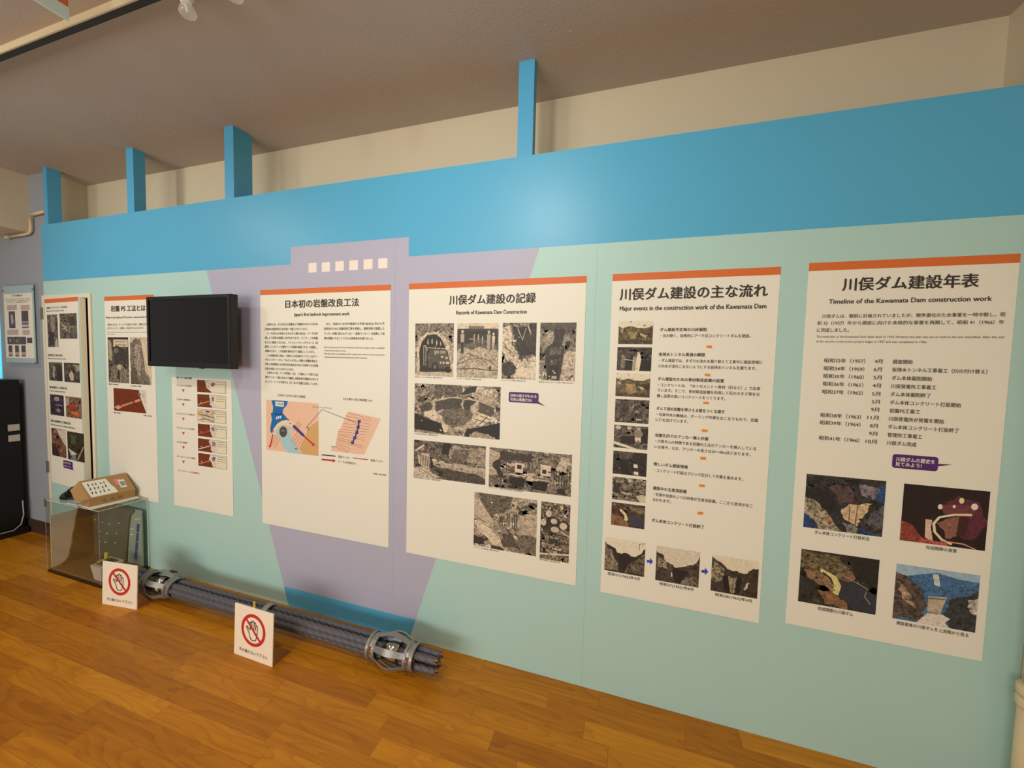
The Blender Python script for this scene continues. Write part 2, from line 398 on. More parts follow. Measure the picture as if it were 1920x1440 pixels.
PANELS = {
'P7': ([0.62, 1.2095, 0.4915, 1.8975], [
 ('t','title',[('川俣ダム建設年表',108.5,489.6,1320.0,51.4,0.028,None)]),
 ('t','subtitle',[('Timeline of the Kawamata Dam construction work',69.9,527.4,1259.0,24.0,0.022,None)]),
 ('t','paragraph',[('川俣ダムは、戦前に計画されていましたが、戦争激化のため事業を一時中断し、昭',51.5,564.2,1206.0,15.7,0.008,None),('和 32（1957）年から建設に向けた本格的な事業を再開して、昭和 41（1966）年',38.0,563.7,1180.4,15.8,0.008,None),('に完成しました。',38.3,137.6,1154.5,16.5,0.008,None)]),
 ('t','english_paragraph',[('The initial plan of the Kawamata Dam dates back to 1934. However,the plan was put on hold as the war intensified. After the end',37.9,566.2,1130.1,11.2,0,None),('of the war,the construction project began in 1957 and was completed in 1966.',37.8,365.4,1112.3,11.4,0,None)]),
 ('t','timeline_year',[('昭和32年（1957）',68.2,193.0,1041.0,17.5,0.011,None)]),
 ('t','timeline_month',[('4月',221.4,244.1,1041.4,17.2,0.011,None)]),
 ('t','timeline_event',[('調査開始',273.7,330.5,1041.2,17.0,0.011,None)]),
 ('t','timeline_year',[('昭和34年（1959）',68.5,192.1,1011.3,17.6,0.011,None)]),
 ('t','timeline_month',[('6月',220.6,244.3,1012.0,17.2,0.011,None)]),
 ('t','timeline_event',[('仮排水トンネル工事着工（川の付け替え）',273.9,532.7,1012.5,16.7,0.011,None)]),
 ('t','timeline_year',[('昭和35年（1960）',68.7,192.2,982.4,17.6,0.011,None)]),
 ('t','timeline_month',[('5月',221.4,245.2,982.6,17.3,0.011,None)]),
 ('t','timeline_event',[('ダム本体掘削開始',274.3,388.0,982.5,17.0,0.011,None)]),
 ('t','timeline_year',[('昭和36年（1961）',68.9,192.6,953.1,17.7,0.011,None)]),
 ('t','timeline_month',[('4月',220.9,244.7,953.1,17.3,0.011,None)]),
 ('t','timeline_event',[('川俣発電所工事着工',274.2,401.4,952.7,17.0,0.011,None)]),
 ('t','timeline_year',[('昭和37年（1962）',68.8,192.7,923.6,17.7,0.011,None)]),
 ('t','timeline_month',[('5月',221.1,244.9,923.0,17.4,0.011,None)]),
 ('t','timeline_event',[('ダム本体掘削終了',274.4,388.3,923.7,17.1,0.011,None)]),
 ('t','timeline_month',[('5月',221.9,245.1,894.0,17.4,0.011,None)]),
 ('t','timeline_event',[('ダム本体コンクリート打設開始',275.0,472.2,894.1,17.0,0.011,None)]),
 ('t','timeline_month',[('9月',221.3,245.2,865.1,17.5,0.011,None)]),
 ('t','timeline_event',[('岩盤PS工着工',275.3,362.9,864.3,17.2,0.011,None)]),
 ('t','timeline_year',[('昭和38年（1963）',68.4,193.0,834.6,17.9,0.011,None)]),
 ('t','timeline_month',[('11月',212.2,245.4,835.3,17.5,0.011,None)]),
 ('t','timeline_event',[('川俣発電所が発電を開始',274.5,430.6,834.4,17.2,0.011,None)]),
 ('t','timeline_year',[('昭和39年（1964）',68.3,193.0,806.2,17.9,0.011,None)]),
 ('t','timeline_month',[('8月',221.7,245.0,805.6,17.6,0.011,None)]),
 ('t','timeline_event',[('ダム本体コンクリート打設終了',274.7,472.4,805.4,17.1,0.011,None)]),
 ('t','timeline_month',[('9月',221.1,245.1,776.3,17.6,0.011,None)]),
 ('t','timeline_event',[('管理所工事着工',275.6,374.3,775.5,17.3,0.011,None)]),
 ('t','timeline_year',[('昭和41年（1966）',68.6,193.1,747.3,18.0,0.011,None)]),
 ('t','timeline_month',[('10月',212.6,245.3,746.6,17.7,0.011,None)]),
 ('t','timeline_event',[('川俣ダム完成',275.1,359.9,746.3,17.4,0.011,None)]),
 ('s','speech_bubble',[((80,35,110),[(425.1,698.7),(424.4,702.2),(422.4,705.2),(419.5,707.2),(416.0,707.9),(304.6,707.9),(301.1,707.2),(298.1,705.2),(296.1,702.2),(295.4,698.7),(295.4,666.2),(296.1,662.7),(298.1,659.7),(301.1,657.7),(304.6,657.0),(416.0,657.0),(419.5,657.7),(422.4,659.7),(424.4,662.7),(425.1,666.2)]),((80,35,110),[(423.7,684.3),(463.7,686.0),(424.3,675.1)])]),
 ('t','speech_text',[('川俣ダムの歴史を',305.4,415.1,689.5,16.8,0.02,(240,235,225)),('見てみよう!',304.5,378.8,671.5,16.9,0.02,(240,235,225))]),
 ('p','photograph',(37.3,396.3,283.1,605.4),(46,44,46),0.6,[((80,62,60),0.5,[(0.3,0.2),(0.55,0.15),(0.6,0.45),(0.45,0.5)]),((30,30,34),0.3,[(0.0,0.25),(0.3,0.3),(0.42,0.55),(0.35,0.7),(0.2,0.55),(0.0,0.42)]),((140,130,110),0.8,[(0.0,0.43),(0.14,0.48),(0.3,0.68),(0.5,0.98),(0.45,1.0),(0.2,1.0),(0.05,0.8)]),((28,60,105),0.3,[(0.0,0.72),(0.1,0.83),(0.2,1.0),(0.0,1.0)]),((192,168,132),0.3,[(0.48,0.58),(0.58,0.47),(0.86,0.43),(0.8,0.6),(0.7,0.86),(0.55,0.78)]),((90,75,60),0.1,[(0.674,0.48),(0.654,0.84),(0.666,0.84),(0.686,0.48)]),((90,75,60),0.1,[(0.574,0.5),(0.574,0.78),(0.586,0.78),(0.586,0.5)]),((110,102,112),0.7,[(0.68,0.1),(0.95,0.14),(0.85,0.35),(0.7,0.3)]),((35,72,115),0.4,[(0.9,0.1),(1.0,0.1),(1.0,0.42),(0.9,0.36)]),((80,82,88),0.6,[(0.82,0.6),(1.0,0.4),(1.0,0.85),(0.8,0.8)]),((120,118,112),0.7,[(0.5,0.82),(0.7,0.9),(0.68,1.0),(0.55,1.0)]),((190,105,40),0.2,[(0.29,0.75),(0.36,0.8),(0.33,0.87)]),((30,60,110),0.3,[(0.7,0.88),(0.9,0.95),(0.95,1.0),(0.75,1.0)])]),
 ('p','photograph',(335.1,393.8,569.8,603.0),(30,14,18),0.3,[((88,34,54),0.3,[(0.5,0.25),(0.65,0.12),(0.9,0.2),(1.0,0.5),(0.82,0.85),(0.6,0.7)]),((110,55,60),0.2,[(0.45,0.3),(0.9,0.25),(0.8,0.5),(0.5,0.45)]),((255,248,215),0,[(0.478,0.34),(0.475,0.36),(0.467,0.375),(0.456,0.384),(0.444,0.384),(0.433,0.375),(0.425,0.36),(0.422,0.34),(0.425,0.32),(0.433,0.305),(0.444,0.296),(0.456,0.296),(0.467,0.305),(0.475,0.32)]),((255,215,150),0,[(0.72,0.2),(0.717,0.222),(0.709,0.239),(0.697,0.249),(0.683,0.249),(0.671,0.239),(0.663,0.222),(0.66,0.2),(0.663,0.178),(0.671,0.161),(0.683,0.151),(0.697,0.151),(0.709,0.161),(0.717,0.178)]),((240,240,220),0,[(0.628,0.31),(0.626,0.322),(0.621,0.332),(0.614,0.337),(0.606,0.337),(0.599,0.332),(0.594,0.322),(0.592,0.31),(0.594,0.298),(0.599,0.288),(0.606,0.283),(0.614,0.283),(0.621,0.288),(0.626,0.298)]),((255,245,225),0,[(0.88,0.28),(0.876,0.304),(0.865,0.323),(0.849,0.334),(0.831,0.334),(0.815,0.323),(0.804,0.304),(0.8,0.28),(0.804,0.256),(0.815,0.237),(0.831,0.226),(0.849,0.226),(0.865,0.237),(0.876,0.256)]),((132,88,78),0.25,[(0.42,0.62),(0.6,0.5),(0.74,0.46),(0.7,0.76),(0.55,0.88)]),((60,25,25),0.1,[(0.68,0.46),(0.8,0.46),(0.76,0.8),(0.66,0.8)]),((238,208,172),0.08,[(0.817,0.403),(0.615,0.433),(0.439,0.507),(0.373,0.637),(0.394,0.787),(0.489,0.913),(0.612,0.976),(0.628,0.944),(0.511,0.887),(0.426,0.773),(0.407,0.643),(0.461,0.533),(0.625,0.467),(0.823,0.437)]),((215,180,160),0.15,[(0.29,0.58),(0.37,0.58),(0.36,0.72),(0.4,0.95),(0.3,0.9)]),((130,58,48),0.4,[(0.0,0.66),(0.1,0.68),(0.2,0.82),(0.35,0.98),(0.3,1.0),(0.0,1.0)]),((170,84,76),0.4,[(0.24,0.9),(0.45,0.94),(0.6,1.0),(0.25,1.0)]),((205,150,125),0.1,[(0.5,0.93),(0.748,0.94),(0.896,1.009),(0.904,0.991),(0.752,0.92),(0.5,0.91)])]),
 ('p','photograph',(36.7,98.9,281.9,309.1),(42,42,36),0.5,[((98,88,62),0.7,[(0.0,0.0),(0.5,0.05),(0.72,0.35),(0.6,0.48),(0.3,0.33),(0.0,0.36)]),((130,92,66),0.4,[(0.55,0.35),(0.68,0.3),(0.72,0.42),(0.6,0.5)]),((28,30,26),0.3,[(0.6,0.0),(1.0,0.0),(1.0,0.5),(0.85,0.45),(0.7,0.35)]),((132,106,80),0.4,[(0.04,0.38),(0.28,0.38),(0.44,0.55),(0.46,0.76),(0.28,0.62),(0.1,0.5)]),((46,49,60),0.12,[(0.52,0.5),(0.7,0.47),(0.95,0.63),(1.0,0.68),(1.0,1.0),(0.7,0.95),(0.52,0.74)]),((208,198,134),0.08,[(0.28,0.31),(0.48,0.42),(0.55,0.58),(0.52,0.77),(0.44,0.77),(0.46,0.58),(0.41,0.47),(0.26,0.37)]),((35,30,26),0.1,[(0.292,0.39),(0.39,0.468),(0.428,0.565),(0.452,0.555),(0.41,0.452),(0.308,0.37)]),((126,92,66),0.4,[(0.25,0.72),(0.5,0.76),(0.62,0.85),(0.65,1.0),(0.35,0.96)]),((150,150,140),0,[(0.577,0.385),(0.875,0.564),(0.844,0.701),(0.925,0.833),(0.935,0.827),(0.856,0.699),(0.885,0.556),(0.583,0.375)])]),
 ('p','photograph',(332.4,98.6,564.2,305.1),(62,102,142),0.35,[((150,178,198),0.06,[(0.0,0.0),(1.0,0.0),(1.0,0.13),(0.75,0.12),(0.5,0.06),(0.3,0.13),(0.12,0.2),(0.0,0.16)]),((190,200,205),0.2,[(0.45,0.1),(0.52,0.08),(0.55,0.3),(0.48,0.28)]),((76,64,58),0.7,[(0.0,0.15),(0.15,0.2),(0.36,0.46),(0.42,0.66),(0.34,0.96),(0.0,1.0)]),((150,125,105),0.7,[(0.05,0.3),(0.2,0.5),(0.3,0.75),(0.1,0.6)]),((50,52,56),0.6,[(0.58,0.78),(0.66,0.5),(0.8,0.42),(1.0,0.28),(1.0,1.0),(0.72,1.0),(0.66,0.9)]),((165,160,150),0.7,[(0.88,0.45),(1.0,0.4),(1.0,0.7),(0.92,0.65)]),((176,164,142),0.15,[(0.42,0.5),(0.64,0.46),(0.58,0.78),(0.42,0.78)]),((90,84,76),0,[(0.421,0.54),(0.621,0.52),(0.619,0.5),(0.419,0.52)]),((212,200,190),0.15,[(0.42,0.8),(0.6,0.78),(0.7,0.84),(0.64,0.92),(0.7,1.0),(0.3,1.0)])]),
 ('t','caption',[('ダム本体コンクリート打設状況',75.1,245.6,382.1,15.4,0.006,None)]),
 ('t','caption',[('完成間際の夜景',410.5,495.6,379.7,14.7,0.006,None)]),
 ('t','caption',[('完成間際の川俣ダム',102.0,214.0,84.3,15.9,0.006,None)]),
 ('t','caption',[('建設直後の川俣ダムを上流側から見る',345.2,546.9,84.0,15.1,0.006,None)]),
]),
'P6': ([-0.0965, 0.529, 0.4695, 1.889], [
 ('t','title',[('川俣ダム建設の主な流れ',33.4,585.7,1328.8,55.0,0.028,None)]),
 ('t','subtitle',[('Major events in the construction work of the Kawamata Dam',34.9,584.3,1269.1,26.8,0.022,None)]),
 ('p','photograph',(33.7,1118.2,173.8,1217.0),(96,82,54),0.5,[((222,214,190),0.03,[(0.0,0.0),(1.0,0.0),(1.0,0.3),(0.0,0.3)]),((96,82,54),0.7,[(0.0,0.22),(0.15,0.3),(0.35,0.22),(0.55,0.32),(0.8,0.3),(1.0,0.18),(1.0,1.0),(0.0,1.0)]),((60,48,32),0.4,[(0.55,0.5),(1.0,0.45),(1.0,0.7),(0.6,0.7)]),((152,132,88),0.4,[(0.3,0.46),(0.56,0.46),(0.56,0.86),(0.3,0.86)]),((176,160,120),0.3,[(0.66,0.52),(0.86,0.62),(0.8,0.72),(0.64,0.6)]),((150,140,110),0.3,[(0.05,0.35),(0.15,0.3),(0.14,0.5),(0.06,0.5)]),((72,56,36),0.5,[(0.0,0.85),(1.0,0.85),(1.0,1.0),(0.0,1.0)])]),
 ('p','photograph',(32.4,1004.2,173.1,1105.2),(66,58,52),0.6,[((120,110,98),0.3,[(0.12,0.42),(0.26,0.38),(0.3,0.62),(0.2,0.92),(0.1,0.86)]),((40,35,30),0.2,[(0.26,0.5),(0.48,0.45),(0.48,1.0),(0.22,1.0)]),((160,150,132),0.2,[(0.47,0.42),(0.56,0.36),(0.57,1.0),(0.45,1.0)]),((225,215,190),0.05,[(0.58,0.32),(0.66,0.26),(0.71,0.5),(0.66,1.0),(0.54,1.0)]),((30,26,24),0.2,[(0.7,0.55),(1.0,0.55),(1.0,1.0),(0.7,1.0)]),((190,180,160),0,[(0.217,0.535),(0.477,0.585),(0.483,0.555),(0.223,0.505)]),((190,180,160),0,[(0.655,0.24),(0.652,0.262),(0.642,0.279),(0.628,0.289),(0.612,0.289),(0.598,0.279),(0.588,0.262),(0.585,0.24),(0.588,0.218),(0.598,0.201),(0.612,0.191),(0.628,0.191),(0.642,0.201),(0.652,0.218)]),((150,140,120),0,[(0.21,0.38),(0.206,0.402),(0.195,0.419),(0.179,0.429),(0.161,0.429),(0.145,0.419),(0.134,0.402),(0.13,0.38),(0.134,0.358),(0.145,0.341),(0.161,0.331),(0.179,0.331),(0.195,0.341),(0.206,0.358)])]),
 ('p','photograph',(31.3,891.6,172.0,992.5),(96,82,54),0.5,[((222,214,190),0.03,[(0.0,0.0),(1.0,0.0),(1.0,0.3),(0.0,0.3)]),((96,82,54),0.7,[(0.0,0.22),(0.15,0.3),(0.35,0.22),(0.55,0.32),(0.8,0.3),(1.0,0.18),(1.0,1.0),(0.0,1.0)]),((60,48,32),0.4,[(0.55,0.5),(1.0,0.45),(1.0,0.7),(0.6,0.7)]),((152,132,88),0.4,[(0.3,0.46),(0.56,0.46),(0.56,0.86),(0.3,0.86)]),((176,160,120),0.3,[(0.66,0.52),(0.86,0.62),(0.8,0.72),(0.64,0.6)]),((150,140,110),0.3,[(0.05,0.35),(0.15,0.3),(0.14,0.5),(0.06,0.5)]),((72,56,36),0.5,[(0.0,0.85),(1.0,0.85),(1.0,1.0),(0.0,1.0)])]),
 ('p','photograph',(32.3,777.9,172.6,879.3),(84,76,66),0.9,[((150,140,120),0.2,[(0.54,0.049),(0.49,0.497),(0.341,0.796),(0.359,0.804),(0.51,0.503),(0.56,0.051)]),((150,140,120),0.2,[(0.505,0.309),(0.755,0.159),(0.745,0.141),(0.495,0.291)]),((180,168,145),0.2,[(0.64,0.82),(0.78,0.8),(0.8,0.92),(0.66,0.94)]),((45,40,34),0.2,[(0.66,0.88),(0.82,0.88),(0.82,1.0),(0.66,1.0)]),((55,48,40),0.4,[(0.2,0.3),(0.4,0.25),(0.4,0.6),(0.22,0.55)])]),
 ('p','photograph',(31.9,665.2,172.8,765.0),(92,82,72),0.6,[((36,30,28),0.1,[(0.2,0.42),(0.62,0.42),(0.62,0.8),(0.2,0.8)]),((30,26,24),0.1,[(0.75,0.1),(1.0,0.1),(1.0,0.75),(0.82,0.7)]),((142,130,112),0.2,[(0.6,0.2),(0.76,0.1),(0.86,0.32),(0.8,0.5),(0.62,0.5)]),((214,204,180),0.05,[(0.62,0.5),(0.8,0.5),(0.8,0.7),(0.72,0.6),(0.66,0.72)]),((222,212,190),0.05,[(0.0,0.72),(0.7,0.98),(0.5,1.0),(0.0,0.84)]),((190,180,155),0,[(0.21,0.1),(0.201,0.139),(0.176,0.17),(0.14,0.188),(0.1,0.188),(0.064,0.17),(0.039,0.139),(0.03,0.1),(0.039,0.061),(0.064,0.03),(0.1,0.012),(0.14,0.012),(0.176,0.03),(0.201,0.061)]),((180,170,150),0,[(0.52,0.1),(0.513,0.135),(0.494,0.163),(0.466,0.178),(0.434,0.178),(0.406,0.163),(0.387,0.135),(0.38,0.1),(0.387,0.065),(0.406,0.037),(0.434,0.022),(0.466,0.022),(0.494,0.037),(0.513,0.065)]),((180,170,150),0,[(0.78,0.12),(0.774,0.146),(0.757,0.167),(0.733,0.178),(0.707,0.178),(0.683,0.167),(0.666,0.146),(0.66,0.12),(0.666,0.094),(0.683,0.073),(0.707,0.062),(0.733,0.062),(0.757,0.073),(0.774,0.094)]),((150,140,120),0,[(0.025,0.608),(0.253,0.459),(0.621,0.41),(0.619,0.39),(0.247,0.441),(0.015,0.592)])]),
 ('p','photograph',(32.7,548.1,173.2,650.0),(42,37,34),0.7,[((80,70,60),0.7,[(0.1,0.0),(0.6,0.0),(0.55,0.3),(0.25,0.35)]),((24,22,20),0.2,[(0.2,0.3),(0.45,0.4),(0.5,0.95),(0.25,0.9)]),((225,215,195),0,[(0.62,0.5),(0.74,0.52),(0.74,0.67),(0.62,0.65)]),((225,215,195),0,[(0.63,0.82),(0.76,0.83),(0.77,0.97),(0.64,0.94)]),((180,170,150),0,[(0.19,0.72),(0.22,0.72),(0.22,0.76),(0.19,0.76)])]),
 ('p','photograph',(34.1,432.9,174.3,534.9),(112,104,90),1.0,[((200,190,168),0.1,[(0.72,0.75),(0.9,0.65),(1.0,0.7),(1.0,1.0),(0.85,1.0)]),((50,44,38),0.3,[(0.05,0.3),(0.3,0.35),(0.25,0.75),(0.02,0.7)]),((45,40,34),0.2,[(0.296,0.575),(0.896,0.675),(0.904,0.625),(0.304,0.525)]),((45,40,34),0.2,[(0.294,0.774),(0.694,0.874),(0.706,0.826),(0.306,0.726)]),((190,180,160),0.1,[(0.277,0.67),(0.597,0.72),(0.603,0.68),(0.283,0.63)]),((190,180,160),0.1,[(0.48,0.05),(0.56,0.05),(0.56,0.2),(0.48,0.2)])]),
 ('p','photograph',(34.3,316.8,174.8,420.0),(72,54,42),0.5,[((110,98,78),0.6,[(0.35,0.02),(1.0,0.1),(1.0,0.35),(0.6,0.3)]),((56,56,70),0.12,[(0.48,0.5),(0.7,0.48),(0.92,0.5),(1.0,0.8),(0.95,0.95),(0.6,0.9),(0.48,0.75)]),((122,88,62),0.4,[(0.0,0.5),(0.3,0.58),(0.5,0.8),(0.55,1.0),(0.0,1.0)]),((222,202,152),0.06,[(0.27,0.24),(0.44,0.42),(0.51,0.66),(0.47,0.76),(0.4,0.72),(0.4,0.52),(0.25,0.33)])]),
 ('p','photograph',(13.2,105.1,182.9,256.9),(222,212,190),0.05,[((46,40,36),0.3,[(0.0,0.14),(0.18,0.26),(0.34,0.42),(0.55,0.38),(0.75,0.46),(0.86,0.38),(1.0,0.18),(1.0,1.0),(0.0,1.0)]),((118,108,92),0.8,[(0.0,0.18),(0.2,0.4),(0.34,0.7),(0.38,0.97),(0.0,0.98)]),((90,82,70),0.8,[(0.52,0.98),(0.6,0.72),(0.82,0.5),(1.0,0.3),(1.0,1.0)]),((34,30,28),0.2,[(0.35,0.45),(0.72,0.48),(0.55,0.8),(0.45,0.9),(0.38,0.8)]),((70,64,56),0,[(0.854,0.05),(0.854,0.24),(0.866,0.24),(0.866,0.05)]),((70,64,56),0,[(0.841,0.066),(1.001,0.026),(0.999,0.014),(0.839,0.054)])]),
 ('p','photograph',(228.8,101.8,398.9,254.4),(206,198,178),0.06,[((66,58,52),0.7,[(0.0,0.14),(0.14,0.22),(0.32,0.46),(0.45,0.55),(0.62,0.5),(0.75,0.42),(0.85,0.4),(1.0,0.12),(1.0,1.0),(0.0,1.0)]),((36,31,29),0.2,[(0.38,0.62),(0.55,0.56),(0.75,0.6),(0.62,0.95),(0.45,0.95)]),((130,120,102),0.8,[(0.02,0.3),(0.25,0.45),(0.3,0.65),(0.05,0.6)]),((215,205,185),0,[(0.36,0.7),(0.39,0.7),(0.4,0.82),(0.37,0.82)]),((100,92,80),0.8,[(0.68,0.8),(0.9,0.7),(1.0,0.75),(1.0,1.0),(0.6,1.0)])]),
 ('p','photograph',(444.8,99.8,614.3,252.9),(218,208,184),0.05,[((58,50,44),0.5,[(0.0,0.04),(0.15,0.15),(0.33,0.32),(0.55,0.34),(0.75,0.38),(0.84,0.26),(1.0,0.2),(1.0,1.0),(0.0,1.0)]),((128,116,98),0.8,[(0.02,0.1),(0.3,0.35),(0.3,0.6),(0.04,0.75)]),((150,138,118),0.3,[(0.35,0.52),(0.57,0.5),(0.52,0.95),(0.42,0.95)]),((70,62,54),0,[(0.361,0.57),(0.571,0.55),(0.569,0.53),(0.359,0.55)]),((100,90,78),0.1,[(0.468,0.6),(0.458,0.95),(0.482,0.95),(0.492,0.6)]),((28,25,23),0.2,[(0.24,0.55),(0.36,0.5),(0.43,0.98),(0.3,0.92)]),((28,25,23),0.2,[(0.56,0.5),(0.66,0.5),(0.62,0.95),(0.54,0.95)]),((180,168,148),0.3,[(0.78,0.6),(0.84,0.62),(0.74,0.85),(0.7,0.8)])]),
 ('t','event_text',[('ダム建設予定地の川床掘削',201.9,378.5,1179.6,16.0,0.02,None),('・谷が狭く、効率的にアーチ式コンクリートダムを建設。',205.7,536.6,1154.2,15.1,0.008,None)]),
 ('t','event_text',[('仮排水トンネル貫通の瞬間',201.5,376.6,1076.4,16.1,0.02,None),('・ダム建設では、まず川の流れを掘り替えて工事中に建設現場に',204.5,582.4,1050.9,15.1,0.008,None),('川の水が流れこまないようにする仮排水トンネルを掘ります。',201.1,563.8,1026.9,15.2,0.008,None)]),
 ('t','event_text',[('ダム建設のための骨材製造設備の設置',201.8,451.8,973.1,16.1,0.02,None),('・コンクリートは、『水＋セメント＋骨材（石など）』で出来',203.6,580.9,947.6,15.2,0.008,None),('ています。そこで、骨材製造設備を利用して石の大きさ等を分',202.6,580.0,924.6,15.3,0.008,None),('離し品質の高いコンクリートをつくります。',201.6,460.1,901.2,15.5,0.008,None)]),
 ('t','event_text',[('ダム下流の岩盤を押さえる壁をつくる様子',201.8,460.4,847.4,16.2,0.02,None),('・写真中央の機械は、ボーリング作業をおこなうもので、岩盤',203.6,580.2,821.6,15.4,0.008,None),('に穴を空けています。',201.0,327.3,798.9,15.8,0.008,None)]),
 ('t','event_text',[('岩盤孔内でのアンカー挿入作業',201.4,406.6,732.5,16.4,0.02,None),('・川俣ダムの特徴である岩盤PS工法のアンカーを挿入している',202.7,579.5,707.5,15.5,0.008,None),('いる様子。なお、アンカーの長さは20〜40mほどあります。',200.6,560.5,682.4,15.5,0.008,None)]),
 ('t','event_text',[('険しいダム建設現場',201.7,334.3,607.7,16.6,0.02,None),('・コンクリート打設はブロック区分して作業を進めます。',203.6,539.1,580.8,15.7,0.008,None)]),
 ('t','event_text',[('建設中の主放流設備',202.7,334.7,503.3,16.7,0.02,None),('・写真中央部の２つの四角が主放流設備。ここから放流がおこ',205.0,579.0,476.3,15.7,0.008,None),('なわれます。',204.0,275.8,453.1,16.2,0.008,None)]),
 ('t','event_text',[('ダム本体コンクリート打設終了',203.6,407.7,362.4,16.8,0.02,None)]),
 ('s','orange_marker',[((235,140,40),[(381.4,1116.2),(401.6,1115.1),(402.1,1104.2),(381.9,1105.7)])]),
 ('s','orange_marker',[((235,140,40),[(380.5,1000.6),(401.5,999.9),(402.0,989.7),(380.9,990.8)])]),
 ('s','orange_marker',[((235,140,40),[(380.2,886.4),(401.3,886.1),(401.8,875.9),(380.6,876.5)])]),
 ('s','orange_marker',[((235,140,40),[(379.9,771.4),(401.8,771.7),(402.3,760.9),(380.3,761.1)])]),
 ('s','orange_marker',[((235,140,40),[(380.2,656.7),(401.5,657.3),(402.1,646.1),(380.7,645.8)])]),
 ('s','orange_marker',[((235,140,40),[(381.0,541.0),(402.4,542.1),(402.9,531.2),(381.5,530.5)])]),
 ('s','orange_marker',[((235,140,40),[(380.6,425.0),(402.1,426.6),(402.6,414.8),(381.1,413.5)])]),
 ('s','blue_arrow',[((45,75,185),[(191.2,183.4),(204.1,184.8),(203.6,196.0),(217.1,180.5),(204.9,164.0),(204.5,173.6),(191.7,172.2)])]),
 ('s','blue_arrow',[((45,75,185),[(407.0,180.1),(420.0,181.6),(419.5,193.0),(433.2,177.4),(421.0,160.5),(420.5,170.3),(407.5,168.7)])]),
 ('t','caption',[('昭和37(1962)年4月',29.7,164.3,91.8,15.8,0.006,None)]),
 ('t','caption',[('昭和37(1962)年8月',247.2,379.4,89.4,15.2,0.006,None)]),
 ('t','caption',[('昭和38(1963)年4月',463.1,595.9,86.5,14.6,0.006,None)]),
]),
'P5': ([-1.1065, -0.208, 0.4745, 1.8865], [
 ('t','title',[('川俣ダム建設の記録',229.2,669.8,1320.1,51.2,0.028,None)]),
 ('t','subtitle',[('Records of Kawamata Dam Construction',269.2,628.5,1258.5,26.9,0.02,None)]),
